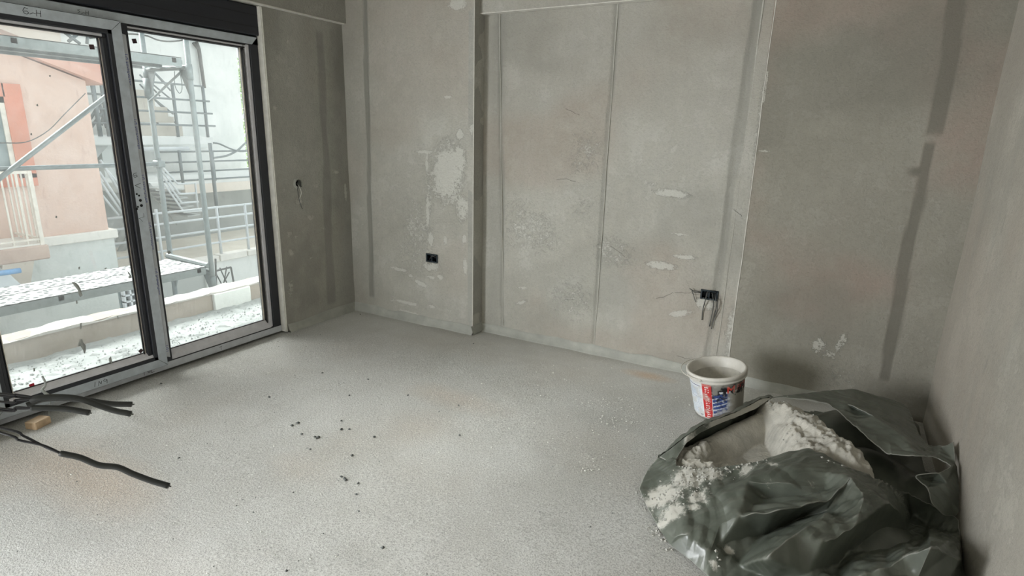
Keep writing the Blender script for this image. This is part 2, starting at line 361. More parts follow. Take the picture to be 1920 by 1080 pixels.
def blob(U, V, cu, cv, ru, rv, s=1., rot=0):
    du = U - cu; dv = V - cv; c_, s_ = math.cos(rot), math.sin(rot); a = (du * c_ + dv * s_) / ru; b = (-du * s_ + dv * c_) / rv
    return s * np.clip(1.25 - np.sqrt(a * a + b * b), 0, 1)
def band(U, V, u0, u1, v0, v1, w, s=1., wob=.012, seed=0):
    t = np.clip((V - v0) / (v1 - v0 + 1e-9), 0, 1); cu = u0 + (u1 - u0) * t + (vn(V * 3 + seed, V * 0 + seed) - .5) * 2 * wob
    ww = w * (.55 + .9 * vn(V * 2.3 + seed * 3.1, V * 0 + 5)); e = sstep(0, .04, V - v0) * sstep(0, .04, v1 - V)
    return s * (1 - sstep(.8, 1.15, abs(U - cu) / ww)) * e

# ------------------------------------------------------------------ floor
def floor_mesh():
    st = .02; x = np.arange(XF - .11, XR + .02, st); y = np.arange(-1.2, YB + .02, st); X_, Y_ = np.meshgrid(x, y)
    Z = (fbm(X_ * 1.3, Y_ * 1.3, 3) - .5) * .008 + (fbm(X_ * 9, Y_ * 9, 3) - .5) * .005
    Z -= .012 * (1 - sstep(0, .12, X_ - XF)) * sstep(1, 1.2, Y_)
    Z = Z * sstep(0, .06, XR - X_)
    idx = np.arange(X_.size).reshape(X_.shape); fc = np.stack([idx[:-1, :-1], idx[:-1, 1:], idx[1:, 1:], idx[1:, :-1]], -1).reshape(-1, 4)
    Pt = np.stack([X_, Y_, Z], -1).reshape(-1, 3)
    m = np.zeros(X_.shape + (3,))
    def fl(px, py): return at(px, py, 2, 0)
    for (px, py, r1, r2, s) in ((190, 905, .40, .18, .5), (1215, 705, .18, .07, .9), (850, 745, .4, .14, .28), (60, 870, .3, .3, .35), (560, 880, .3, .12, .15), (790, 800, .2, .2, .15)):
        p = fl(px, py); m[..., 0] += blob(X_, Y_, p[0], p[1], r1, r2, s)
    for (px, py, r1, r2, s) in ((670, 1045, .22, .09, .3), (560, 1055, .16, .06, .35), (1040, 985, .1, .05, .25), (250, 780, .3, .05, .4), (480, 800, .02, .3, .2), (1150, 790, .25, .1, .3), (1270, 760, .1, .2, .4)):
        p = fl(px, py); m[..., 1] += blob(X_, Y_, p[0], p[1], r1, r2, s)
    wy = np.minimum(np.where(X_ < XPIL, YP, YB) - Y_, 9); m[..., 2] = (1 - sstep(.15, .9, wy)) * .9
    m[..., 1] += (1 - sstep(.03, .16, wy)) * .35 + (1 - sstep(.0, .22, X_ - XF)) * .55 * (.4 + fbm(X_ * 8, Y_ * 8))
    m += (fbm(X_ * 2, Y_ * 2, 4) - .5)[..., None] * np.array([.3, .3, 0]); m = np.clip(m, 0, 1)
    n0 = len(Pt); bv, bf = box(XF - .11, XR + .02, -1.2, YB + .02, -.2, -.06); b2, f2 = box(XF - .11, XR + .02, YFRONT, -1.2, -.2, 0)
    allv = np.concatenate([Pt, bv, b2]); allf = fc.tolist() + [[i + n0 for i in f_] for f_ in bf] + [[i + n0 + 8 for i in f_] for f_ in f2]
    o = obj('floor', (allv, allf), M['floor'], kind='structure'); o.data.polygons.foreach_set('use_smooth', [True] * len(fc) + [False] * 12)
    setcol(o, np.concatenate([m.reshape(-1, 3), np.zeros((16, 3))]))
floor_mesh()
obj('ceiling', box(XW - .2, XR + .15, YFRONT - .1, YB + .1, ZC, ZC + .15), M['wall_dark'], kind='structure')

# ------------------------------------------------------------------ walls
def uB(px, py, y): p = at(px, py, 1, y); return p
# projecting left part of the back wall (u = x - x0, v = z)
x0p = XW - .1; lup = XPIL - x0p
def mask_p(U, V):
    m = np.zeros(U.shape + (3,)); X_ = U + x0p
    def B(px, py, ru, rv, s=1., rot=0, ch=0):
        p = uB(px, py, YP); m[..., ch] = np.maximum(m[..., ch], blob(X_, V, p[0], p[2], ru, rv, s, rot))
    B(838, 325, .22, .32, .80); B(860, 300, .1, .16, .8); B(868, 390, .10, .16, .72); B(862, 252, .045, .05, .95); B(840, 182, .06, .015, .9); B(805, 370, .07, .25, .5)
    B(884, 190, .03, .35, .85); B(880, 60, .015, .2, .5); B(858, 8, .1, .05, .95); B(800, 310, .014, .12, 1.); B(802, 400, .02, .15, 1.); B(808, 450, .03, .08, .9); B(795, 285, .12, .02, .8)
    B(870, 448, .03, .05, .9); B(872, 500, .03, .1, .85); B(835, 450, .03, .06, .7); B(770, 455, .12, .1, .36)
    B(748, 505, .11, .018, .95, -.1); B(790, 532, .1, .03, .95, -.25); B(808, 520, .06, .015, .95); B(770, 517, .06, .02, .7); B(825, 520, .04, .03, .8)
    B(765, 568, .16, .02, .95, -.05); B(775, 590, .2, .025, .95, -.12); B(810, 575, .06, .02, .9); B(735, 560, .05, .06, .4)
    B(810, 500, .13, .05, .75); B(810, 484, .09, .06, .7)
    B(780, 460, .4, .9, .34); B(620, 360, .2, .2, .1)
    m[..., 0] += (fbm(X_ * 3, V * 3, 4) - .55) * .25
    p0 = uB(685, 0, YP); p1 = uB(697, 560, YP)
    m[..., 1] = band(X_, V, p1[0], p0[0], p1[2], ZC, .028, 1., .006, 3) + .35 * (1 - sstep(.1, .4, X_ - XW)) * fbm(X_ * 3, V * 3)  # filled band, then darker towards the corner with the window wall
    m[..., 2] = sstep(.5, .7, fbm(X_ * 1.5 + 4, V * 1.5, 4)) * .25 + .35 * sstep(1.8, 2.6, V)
    return np.clip(m, 0, 1)
pl = uB(810, 484, YP)
disp_p = lambda U, V: (fbm(U * 2.2, V * 2.2, 4) - .5) * .010 - .004 * band(U + x0p, V, uB(697, 560, YP)[0], uB(685, 0, YP)[0], .1, ZC, .02, 1., .006, 3)
wall_grid('wall_back', M['wall'], (x0p, YP, 0), (1, 0, 0), (0, 0, 1), lup, ZC, (0, -1, 0), .0125, mask_p, disp_p, holes=((pl[0] - x0p, pl[2], .058, .033, False),))
# return face of the projection
wall_grid('wall_back', M['pier'], (XPIL, YP, 0), (0, 1, 0), (0, 0, 1), YB - YP + .02, ZC, (1, 0, 0), .02,
          lambda U, V: np.stack([blob(U, V, 0, 1.4, .015, 1.5, .3) + 0 * U, 0 * U + .2, .2 * fbm(U * 8, V * 2)], -1), back=.05)
# recessed part
x0b = XPIL - .05; lub = -.47 - x0b
def mask_b(U, V):
    m = np.zeros(U.shape + (3,)); X_ = U + x0b
    def B(px, py, ru, rv, s=1., rot=0, ch=0):
        p = uB(px, py, YB); m[..., ch] = np.maximum(m[..., ch], blob(X_, V, p[0], p[2], ru, rv, s, rot))
    B(1262, 363, .16, .035, 1., -.05); B(1240, 498, .13, .035, .85); B(1285, 482, .1, .02, .8); B(1275, 440, .08, .012, .8); B(1275, 588, .1, .03, .8, .3); B(1320, 570, .1, .06, .6); B(1225, 345, .05, .02, .6)
    B(980, 540, .06, .02, .75); B(978, 567, .08, .02, .8, .4); B(972, 427, .05, .015, .7); B(1060, 560, .4, .35, .34); B(1000, 420, .5, .5, .36); B(1150, 470, .3, .3, .34); B(1090, 290, .4, .4, .28); B(1090, 390, .25, .2, .34)
    B(1370, 620, .05, .3, .55); B(1420, 250, .03, .5, .4)
    m[..., 0] += (fbm(X_ * 2.6, V * 2.6, 5) - .55) * .3
    for (a, b, w, sd, s) in (((1157, 20), (1113, 650), .02, 1, .5), ((935, 30), (942, 610), .018, 2, .45), ((1425, 0), (1325, 660), .03, 4, .55)):
        p0 = uB(*a, YB); p1 = uB(*b, YB); m[..., 1] += band(X_, V, p1[0], p0[0], .05, ZC, w, s, .008, sd)
    m[..., 1] += .3 * (1 - sstep(.02, .1, abs(X_ - XPIL - .12)))
    m[..., 1] += sstep(.5, .7, fbm(X_ * 1.4 + 3, V * 1.8 + 7, 4)) * .3 + .3 * sstep(1.3, 2.3, V)  # random dark patches, plus weaker light painted as a darker top
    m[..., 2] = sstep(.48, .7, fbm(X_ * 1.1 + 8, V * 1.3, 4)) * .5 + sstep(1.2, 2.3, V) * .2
    return np.clip(m, 0, 1)
def disp_b(U, V):
    X_ = U + x0b; d = (fbm(U * 2, V * 2, 4) - .5) * .012
    for (a, b, sd) in (((1157, 20), (1113, 650), 1), ((935, 30), (942, 610), 2), ((1425, 0), (1325, 660), 4)):
        d = d - .005 * band(X_, V, uB(*b, YB)[0], uB(*a, YB)[0], .05, ZC, .016, 1., .008, sd)
    return d
ps = uB(1330, 553, YB)
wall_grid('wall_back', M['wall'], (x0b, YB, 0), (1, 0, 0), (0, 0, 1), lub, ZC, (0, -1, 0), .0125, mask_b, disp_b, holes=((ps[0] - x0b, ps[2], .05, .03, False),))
# right, browner part of the back wall
x0r = -.47; lur = XR + .08 - x0r
def mask_r(U, V):
    m = np.zeros(U.shape + (3,)); X_ = U + x0r
    def B(px, py, ru, rv, s=1., rot=0, ch=0):
        p = uB(px, py, YB); m[..., ch] = np.maximum(m[..., ch], blob(X_, V, p[0], p[2], ru, rv, s, rot))
    B(1535, 648, .06, .08, .55); B(1578, 640, .04, .12, .55, -.3); B(1555, 665, .1, .05, .42); B(1435, 160, .012, .14, .9); B(1435, 283, .04, .008, .9); B(1560, 700, .25, .2, .3); B(1500, 180, .02, .01, .6)
    m[..., 0] += (fbm(X_ * 3, V * 3, 4) - .6) * .2
    p0 = uB(1800, 0, YB); pm = uB(1752, 260, YB); p1 = uB(1655, 735, YB)
    m[..., 1] = band(X_, V, p1[0], pm[0] - .02, .2, pm[2], .035, .9, .012, 6) + band(X_, V, pm[0] - .02, p0[0], pm[2], ZC, .07, .8, .02, 8)
    m[..., 1] += .35 * sstep(.5, .7, fbm(X_ * 1.5, V * 1.5, 4)) + .35 * sstep(1.4, 2.4, V) * sstep(0, .8, U)  # mottling, plus light falloff towards the upper right painted into the plaster
    B(1720, 322, .05, .03, 1.2, 0, 1)
    m[..., 2] = sstep(.4, .66, fbm(X_ * 1.2 + 2, V * 1.2 + 1, 4)) * .6
    return np.clip(m, 0, 1)
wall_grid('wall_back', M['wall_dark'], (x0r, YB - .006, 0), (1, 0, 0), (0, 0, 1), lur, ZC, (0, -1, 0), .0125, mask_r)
# window wall: pier to the right of the window
y0w = WY1; luw = YP + .03 - y0w
ph = at(559, 344, 0, XW)
def mask_w(U, V):
    m = np.zeros(U.shape + (3,)); Y_ = U + y0w
    def B(px, py, ru, rv, s=1., rot=0, ch=0):
        p = at(px, py, 0, XW); m[..., ch] = np.maximum(m[..., ch], blob(Y_, V, p[1], p[2], ru, rv, s, rot))
    B(559, 346, .05, .06, .8); B(560, 378, .06, .06, .55); B(648, 360, .02, .1, .9); B(592, 350, .04, .04, .5); B(583, 408, .06, .04, .6); B(546, 474, .035, .04, .8, .6); B(515, 203, .05, .03, .6); B(533, 365, .03, .08, .5)
    B(543, 440, .05, .06, .5); B(555, 445, .05, .02, .6); B(583, 484, .03, .015, .6); B(545, 540, .05, .12, .5); B(630, 323, .05, .02, .7); B(605, 430, .1, .1, .35); B(540, 78, .02, .02, .6)
    m[..., 0] += (fbm(Y_ * 4, V * 4, 4) - .6) * .2
    p0 = at(600, 55, 0, XW); p1 = at(620, 540, 0, XW)
    m[..., 1] = band(Y_, V, p1[1], p0[1], .1, p0[2], .04, .55, .015, 5) + .4 * sstep(.5, .7, fbm(Y_ * 3, V * 2)) + .4 * sstep(.55, .75, U)  # filled band, random patches, and darker towards the far corner
    m[..., 2] = sstep(.45, .6, fbm(Y_ * 2 + 3, V * 1.5)) * .3
    return np.clip(m, 0, 1)
wall_grid('wall_left', M['pier'], (XW, y0w, 0), (0, 1, 0), (0, 0, 1), luw, ZC, (1, 0, 0), .0125, mask_w, holes=((ph[1] - y0w, ph[2], .031, .034, True),), back=.2)
zero3 = lambda U, V: np.stack([.15 * fbm(U * 3, V * 3), .3 * fbm(U * 1.5, V * 1.5), .3 * fbm(U, V)], -1)
def wl(y0, y1, z0, z1): return box(XW - .2, XW, y0, y1, z0, z1)
obj('wall_left', join(wl(WY0 - .0, WY1, WZ1 + .2, ZC), wl(-.55, WY0, 0, ZC), wl(-2.55, -.55, 2.2, ZC), wl(YFRONT, -2.55, 0, ZC), box(XF - .14, XF + .005, WY1 - .006, WY1, .0, WZ1 + .2)), M['pier'], kind='structure')
obj('wall_front', box(XW - .2, XR + .15, YFRONT - .15, YFRONT, 0, ZC), M['wall'], kind='structure')
# right wall
def mask_rw(U, V):
    m = np.zeros(U.shape + (3,)); Y_ = YB - U
    def B(px, py, ru, rv, s=1., rot=0, ch=0):
        p = at(px, py, 0, XR); m[..., ch] = np.maximum(m[..., ch], blob(Y_, V, p[1], p[2], ru, rv, s, rot))
    m[..., 0] = (fbm(Y_ * 3, V * 2, 4) - .5) * .5
    m[..., 1] = sstep(.5, .72, fbm(Y_ * 5, V * .8, 4)) * .55
    for py_, pz in ((1885, 420), (1852, 690)): B(py_, pz, .012, .06, 1.2, .2, 1)
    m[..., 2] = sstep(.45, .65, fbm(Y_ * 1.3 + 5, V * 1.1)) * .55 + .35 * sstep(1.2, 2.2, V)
    return np.clip(m, 0, 1)
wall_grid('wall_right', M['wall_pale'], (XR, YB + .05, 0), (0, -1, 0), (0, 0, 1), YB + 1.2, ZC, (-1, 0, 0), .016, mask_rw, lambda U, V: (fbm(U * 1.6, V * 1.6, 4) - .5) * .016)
obj('wall_right', box(XR, XR + .15, YFRONT, -1.15, 0, ZC), M['wall'], kind='structure')
# downstand beams
def beam(name, b, mat): return obj(name, b, mat, kind='structure')
wall_grid('wall_back', M['wall'], (XPIL, YB - .065, 2.445), (1, 0, 0), (0, 0, 1), XR - XPIL, ZC - 2.445, (0, -1, 0), .03, zero3, back=.065)
wall_grid('wall_left', M['pier'], (XW + .05, YFRONT, 2.44), (0, 1, 0), (0, 0, 1), YP - YFRONT, ZC - 2.44, (1, 0, 0), .04, zero3, back=.05)
obj('trim_1', bbox(XW + .002, XW + .053, WY0 - .1, YP - .01, 2.433, 2.440, .002), M['bead'], kind='structure')
obj('trim_2', bbox(XPIL, XR, YB - .068, YB - .01, 2.438, 2.445, .002), M['bead'], kind='structure')
# vertical plaster beads and the ridge where the two plasters meet
def vbead(name, px0, px1, w, t, mat, y=YB):
    a = uB(*px0, y); b = uB(*px1, y); n = 40; pts = []
    for k in range(n + 1):
        z = .05 + (2.44 - .05) * k / n; f_ = (z - b[2]) / (a[2] - b[2]); x = b[0] + (a[0] - b[0]) * f_ + (vn(z * 4 + w * 900, 1) - .5) * .004
        pts.append((x, y, z))
    V = []; Fc = []
    for i, p in enumerate(pts):
        ww = w * (.6 + .8 * float(vn(i * .4, w * 1000))); V += [(p[0] - ww, y + .01, p[2]), (p[0] - ww * .5, y - t, p[2]), (p[0] + ww * .5, y - t, p[2]), (p[0] + ww, y + .01, p[2])]
    for i in range(n):
        for k in range(3): Fc.append((4 * i + k, 4 * i + k + 1, 4 * i + 5 + k, 4 * i + 4 + k))
    obj(name, (V, Fc), mat, kind='structure')
vbead('trim_3', (1455, 0), (1367, 670), .004, .009, M['bead'])
vbead('trim_4', (1158, 20), (1114, 650), .006, .0025, M['wall'])
vbead('trim_5', (937, 30), (944, 615), .006, .0025, M['wall'])
vbead('trim_6', (1432, 0), (1344, 660), .006, .0025, M['wall'])
def crack(px, y, ww=.0009):
    P_ = []
    for a, b in zip(px[:-1], px[1:]):
        n_ = 4
        for k in range(n_): t = k / n_; P_.append(at(a[0] + (b[0] - a[0]) * t + rnd.gauss(0, .5), a[1] + (b[1] - a[1]) * t + rnd.gauss(0, .6), 1, y))
    P_.append(at(*px[-1], 1, y)); return tube([p + np.array([0, -.0035, 0]) for p in P_], ww, 4)
M['crack'] = simple('hairline_crack', lin((96, 94, 88)), .95)
for k_, pxs in enumerate(([(1043, 337), (1062, 335), (1080, 341)], [(1062, 205), (1075, 210), (1087, 216)], [(1265, 548), (1290, 549), (1312, 552)], [(1060, 562), (1075, 561)], [(1145, 462), (1163, 474), (1172, 482)], [(1270, 668), (1300, 674), (1325, 675)], [(1230, 560), (1245, 556), (1262, 548)], [(1376, 393), (1385, 400), (1391, 406)])):
    obj('trim_%d' % (14 + k_), crack(pxs, YB), M['crack'], kind='structure')
# edge bead of the projection and of the window pier
obj('trim_7', tube([(XPIL - .001, YP + .0, z) for z in np.linspace(.05, ZC - .01, 40)], .0035, 6), M['bead'], kind='structure')
obj('trim_8', tube([(XW + .0, WY1 + .002, z) for z in np.linspace(.0, 2.43, 30)], .004, 6), M['bead'], kind='structure')
obj('trim_9', join(bbox(XF - .01, XW - .002, 3.004, WY1 + .012, 0, WZ1 + .2, .004)), M['bead'], kind='structure')

# coved skirting: profile swept with a wobble
def cove(name, p0, p1, nrm, hgt=.062, w=.038, rough=.004, seed=0):
    p0 = np.array(p0, float); p1 = np.array(p1, float); L = np.linalg.norm(p1 - p0); n = max(4, int(L / .02)); nrm = np.array(nrm, float); prof = [(0, hgt + .004), (.006, hgt), (.010, hgt * .75), (.016, hgt * .45), (.026, hgt * .2), (w, .004), (w, -.02)]
    V = []; Fc = []; k_ = len(prof)
    for i in range(n + 1):
        t = i / n; c_ = p0 + (p1 - p0) * t; wv = 1 + (float(vn(t * L * 5 + seed, seed)) - .5) * .45; hv = 1 + (float(vn(t * L * 7 + seed, seed + 9)) - .5) * .3
        for (a, b) in prof: V.append(c_ + nrm * (a * wv) + np.array([0, 0, b * hv + (rnd.random() - .5) * rough * .3]))
    for i in range(n):
        for k in range(k_ - 1): Fc.append((i * k_ + k, i * k_ + k + 1, (i + 1) * k_ + k + 1, (i + 1) * k_ + k))
    obj(name, (V, Fc), M['cove'], smooth=True, kind='structure')
cove('baseboard_left', (XW, WY1 + .01, 0), (XW, YP, 0), (1, 0, 0), seed=1)
cove('baseboard_back', (XW, YP, 0), (XPIL + .012, YP, 0), (0, -1, 0), seed=2)
cove('baseboard_back', (XPIL, YP - .03, 0), (XPIL, YB, 0), (1, 0, 0), w=.02, seed=3)
cove('baseboard_back', (XPIL, YB, 0), (.1, YB, 0), (0, -1, 0), seed=4)

# ------------------------------------------------------------------ window
win = thing('window_1', (XF - .03, (WY0 + WY1) / 2, 0), kind='structure')
def wp(name, vf, mat, parent=win, label=None, smooth=False): return obj(name, vf, mat, parent, smooth, label=label)
xo = XF                                         # outer-frame inner face
fr_v = join(bbox(xo - .12, xo, 2.935, 3.003, .0, WZ1 - .005, .003), bbox(xo - .12, xo, WY0, WY0 + .07, .0, WZ1 - .005, .003),
            bbox(xo - .12, xo, WY0, WY1 - .008, .0, .058, .003), bbox(xo - .12, xo, WY0, WY1 - .008, WZ1 - .062, WZ1 - .004, .003))
wp('outer_frame', fr_v, M['anthracite'])
def film_h(y0, y1, z0, z1, xx, mit0=0, mit1=0, mat='film', name='film_strip', par=win, lab=None):
    """horizontal film strip with mitred ends"""
    poly = [(y0 + mit0, z0), (y1 - mit1, z0), (y1, z1), (y0, z1)]
    return wp(name, prism(poly, 0, xx, xx + .0015), M[mat], par, lab)
film_h(WY0, WY1 - .012, .004, .052, xo, 0, 0, 'film_white', lab='whitish protective film on the sill member')
film_h(WY0, WY1 - .018, WZ1 - .060, WZ1 - .010, xo, 0, .045, 'film', lab='grey protective film on the head member')
# fixed right-hand pane: beads in pale film, glass
gy0, gy1, gz0, gz1 = 2.09, 2.935, .058, WZ1 - .062
bd = join(bbox(xo - .075, xo - .012, gy1 - .030, gy1, gz0, gz1, .003), prism([(xo - .055, gz0 + .060), (xo - .075, gz0), (xo - .006, gz0), (xo - .010, gz0 + .028), (xo - .045, gz0 + .058)][::-1], 1, gy0, gy1 - .02) , bbox(xo - .075, xo - .02, gy0, gy1, gz1 - .020, gz1, .003))
wp('glazing_bead', bd, M['film_pale'], label='pale film covered glazing bead of the fixed pane')
wp('gasket', join(box(xo - .078, xo - .019, gy1 - .043, gy1 - .040, gz0, gz1), box(xo - .058, xo - .049, gy0, gy1, gz0 + .059, gz0 + .064), box(xo - .078, xo - .019, gy0, gy1, gz1 - .026, gz1 - .020),
                  box(xo - .02, xo - .012, gy0, gy1, gz0, gz0 + .006), box(xo - .02, xo - .012, gy0, gy1, gz1 - .008, gz1)), M['rubber'])
wp('pale_film_line', join(box(xo - .052, xo - .03, gy1 - .039, gy1 - .031, gz0 + .05, gz1 - .02), box(xo - .052, xo - .045, gy1 - .053, gy1 - .046, gz0 + .06, gz1 - .02)), M['frame_white'])
gv = box(xo - .058, xo - .052, gy0 - .01, gy1 - .02, gz0 + .02, gz1 - .02); wp('glass_pane', gv, M['glass'])
# sliding sash on the left
sash = thing('sliding_sash', (xo + .02, 1.6, .05), parent=win)
sx = xo + .042; sy0, sy1, sz0, sz1 = 1.112, 2.047, .047, WZ1 - .058; sw = .080
def ring(y0, y1, z0, z1, w, xa, xb, wl_=None, wr=None, b=.003):
    wl_ = wl_ or w; wr = wr or w
    return join(bbox(xa, xb, y0, y0 + wl_, z0, z1, b), bbox(xa, xb, y1 - wr, y1, z0, z1, b), bbox(xa, xb, y0, y1, z0, z0 + w, b), bbox(xa, xb, y0, y1, z1 - w, z1, b))
wp('sash_frame', ring(sy0, sy1, sz0, sz1, sw, xo + .002, sx), M['anthracite'], sash)
fw = .056   # film width
fx = sx + .0005
film_h(sy0, sy1, sz1 - fw, sz1 - .003, fx, 0, 0, 'film', par=sash)
def quad_film(poly, lab=None, mat='film'): return wp('film_strip', prism(poly, 0, fx, fx + .0015), M[mat], sash, lab)
# replace the square-ended head strip by a mitred set
bpy.data.objects.remove(sash.children[-1] if sash.children[-1].name.startswith('film_strip') else sash.children[0])
g_ = .002
quad_film([(sy0 + fw, sz1 - fw), (sy1 - fw, sz1 - fw), (sy1 - g_, sz1 - .003), (sy0 + g_, sz1 - .003)])
quad_film([(sy0 + .003, sz0 + .003), (sy1 - g_, sz0 + .003), (sy1 - fw, sz0 + fw), (sy0 + fw, sz0 + fw)])
quad_film([(sy1 - fw, sz0 + fw + g_), (sy1 - .001, sz0 + .006), (sy1 - .001, sz1 - .006), (sy1 - fw, sz1 - fw - g_)])
quad_film([(sy0 + .001, sz0 + .006), (sy0 + fw, sz0 + fw + g_), (sy0 + fw, sz1 - fw - g_), (sy0 + .001, sz1 - .006)])
# glazing bead + gasket + glass of the sash
by0, by1, bz0, bz1 = sy0 + sw, sy1 - sw, sz0 + sw, sz1 - sw
wp('glazing_bead', join(prism([(xo - .004, bz0 + .036), (xo - .02, bz0), (sx - .006, bz0), (sx - .012, bz0 + .012), (xo + .004, bz0 + .034)][::-1], 1, by0, by1), bbox(xo - .02, sx - .016, by0, by1, bz1 - .018, bz1, .003)), M['film_pale'], sash, 'pale film covered glazing bead of the sliding sash')
wp('glazing_bead', join(bbox(xo - .02, sx - .016, by0, by0 + .02, bz0, bz1, .003), bbox(xo - .02, sx - .016, by1 - .026, by1, bz0, bz1, .003)), M['anthracite'], sash)
wp('gasket', join(box(xo - .004, xo + .005, by0, by1, bz0 + .035, bz0 + .040), box(xo - .02, sx - .014, by0, by1, bz1 - .024, bz1 - .018), box(xo - .002, xo + .01, by1 - .042, by1 - .037, bz0, bz1), box(xo - .02, sx - .014, by0 + .02, by0 + .023, bz0, bz1)), M['rubber'], sash)
wp('pale_film_line', join(box(xo - .002, xo + .006, by1 - .034, by1 - .029, bz0, bz1), box(xo - .01, sx - .01, by0 + .024, by0 + .027, bz0, bz1)), M['frame_white'], sash)
wp('glass_pane', box(xo - .006, xo, by0 + .005, by1 - .005, bz0 + .005, bz1 - .005), M['glass'], sash)
# meeting stile of the fixed side with the printed film strip
wp('meeting_stile', bbox(xo - .12, xo + .012, sy1 - .02, sy1 + .052, .058, WZ1 - .062, .003), M['anthracite'])
wp('film_strip', prism([(sy1 + .006, .10), (sy1 + .038, .085), (sy1 + .036, WZ1 - .125), (sy1 + .006, WZ1 - .12)], 0, xo + .012, xo + .0135), M['film_white'], label='narrow printed film strip on the meeting stile')
# printed marks down the strip and handwriting on the films
def strokes(name, lines, org_, uvec, vvec, s, xx, mat, par, th=.0013, label=None):
    P_ = []
    for ln in lines:
        pts = [np.array(org_) + np.array(uvec) * (a * s) + np.array(vvec) * (b * s) for (a, b) in ln]
        for a, b in zip(pts[:-1], pts[1:]):
            d = b - a; L = np.linalg.norm(d) + 1e-9; d = d / L; nn = np.array([-d[1], d[0]]) * th; a = a - d * th * .5; b = b + d * th * .5
            P_.append(prism([tuple(a - nn), tuple(b - nn), tuple(b + nn), tuple(a + nn)], 0, xx, xx + .0006))
    return wp(name, join(*P_), mat, par, label)
G6 = [[(.75, .9), (.3, 1), (0, .5), (.1, .1), (.5, 0), (.8, .25), (.6, .5), (.15, .4)]]
GH = [[(0, 0), (.1, 1)], [(.6, 0), (.7, 1)], [(0, .5), (.7, .55)]]
Gr = [[(0, .1), (.5, .4), (.9, .35)]]
def sh(g, dx): return [[(a + dx, b) for a, b in l_] for l_ in g]
ux = (1, 0); uz = (0, 1)
strokes('handwriting', G6 + sh(Gr, .9) + sh(GH, 1.9), (1.575, sz1 - .042), (1, -.05), uz, .030, fx + .0015, M['ink'], sash)
strokes('handwriting', [[(.6, 1), (0, .8), (.5, .5), (0, .1)]] + sh(Gr, .8) + sh(GH, 1.8), (1.85, WZ1 - .049), (1, 0), uz, .022, xo + .0015, M['ink'], win, .001)
strokes('handwriting', sh([[(.8, .7), (.4, 1), (.1, .7), (.4, .45), (.8, .7), (.7, 0)]], 1.6) + [[(0, 0), (.2, 1)], [(.7, 0), (.9, .9), (1.2, .2), (1.4, .8)]], (1.60, sz0 + .014), (1, .0), uz, .030, fx + .0015, M['ink'], sash)
strokes('handwriting', [[(-.1, 1), (1, 1)], [(.4, 1), (.4, 0)], [(1.2, .6), (2, .6)], [(1.3, .3), (2, .3)], [(2.3, 1), (2.2, 0), (2.9, .1)]], (1.90, .014), ux, uz, .026, xo + .0015, M['ink'], win)
strokes('handwriting', [[(0, .8), (.8, 1)], [(.5, 1), (.5, 0)]], (2.45, .014), ux, uz, .026, xo + .0015, M['ink'], win)
strokes('handwriting', [[(.75, .9), (.2, .8), (0, .4), (.3, 0), (.8, .2), (.7, .5), (.2, .45)], [(1.3, -1.2), (.1, -1.6), (1.1, -2.2)]], (sy1 - .052, 1.29), ux, uz, .030, fx + .0015, M['ink'], sash)
strokes('handwriting', [[(0, 0), (1.1, .25)], [(1.1, .25), (1.1, 1)], [(.2, 0), (.7, -.7)]], (sy1 - .055, 1.04), ux, uz, .03, fx + .0015, M['ink'], sash, .0009)
def printed(zc):
    L_ = [[(0, 0), (0, 1)], [(0, 1), (.7, 1), (.7, .3), (1.4, 0), (1.4, 1)]]
    for k in range(10):
        a = 2.3 + k * .75; h = .35 + .45 * rnd.random(); L_ += [[(a, .1), (a, h)], [(a, h), (a + .35, h)], [(a + .35, h), (a + .4, .15)]]
    strokes('blue_print', L_, (sy1 + .030, zc + .08), (0, -1), (-1, 0), .018, xo + .0135, M['blue_ink'], win, .0011)
for zc in (1.92, 1.55, 1.22, .92, .62): printed(zc)
strokes('blue_print', [[(0, 0), (0, 1), (.7, 1), (.7, .3), (1.3, 0), (1.3, 1)], [(2, 0), (2, 1), (2.8, 1)]], (sy1 + .033, .17), (0, -1), (-1, 0), .019, xo + .0135, M['blue_ink'], win, .0012)
# lock holes in the stile
wp('lock_hole', join(*[tube([(fx + .001, sy1 - .034 + dy, z), (fx + .0025, sy1 - .034 + dy, z)], r, 12) for dy, z, r in ((-.012, 1.190, .006), (.0, 1.180, .006), (.004, 1.150, .009), (.006, 1.118, .009), (-.016, 1.112, .006), (-.024, 1.100, .007))]), M['void'], sash)
# shutter box above
wp('shutter_box', bbox(XF - .18, XF + .018, WY0 - .05, WY1 + .018, WZ1 + .002, 2.432, .006), M['shutter'], label='black roller shutter box over the window')
wp('shutter_box_groove', join(box(XF + .0175, XF + .0195, WY0 - .05, WY1 + .016, WZ1 + .055, WZ1 + .058), box(XF + .0175, XF + .0195, WY0 - .05, WY1 + .016, WZ1 + .135, WZ1 + .138)), M['rubber'])
# stickers and mortar splashes on the glass
gxs = xo + .0006; gxf = xo - .0514
def sticker(px, py, s, rot, mat, gx, par, name='square_sticker'):
    p = at(px, py, 0, gx); c_ = math.cos(rot) * s; s_ = math.sin(rot) * s
    poly = [(p[1] + c_ * a - s_ * b, p[2] + s_ * a + c_ * b) for a, b in ((-1, -1), (1, -1), (1, 1), (-1, 1))]
    wp(name, prism(poly, 0, gx, gx + .001), M[mat], par)
sticker(172, 88, .013, .1, 'dark_sticker', gxs, sash); sticker(252, 77, .013, .2, 'dark_sticker', gxf, win)
sticker(264, 658, .012, .5, 'dark_sticker', gxs, sash); sticker(337, 655, .011, .3, 'dark_sticker', gxf, win)
sticker(60, 723, .012, .1, 'red_sticker', gxs, sash); sticker(455, 99, .012, .1, 'red_sticker', gxf, win); sticker(486, 366, .007, .6, 'red_sticker', gxf + .03, win)
sticker(501, 596, .010, .5, 'dark_sticker', gxf, win)
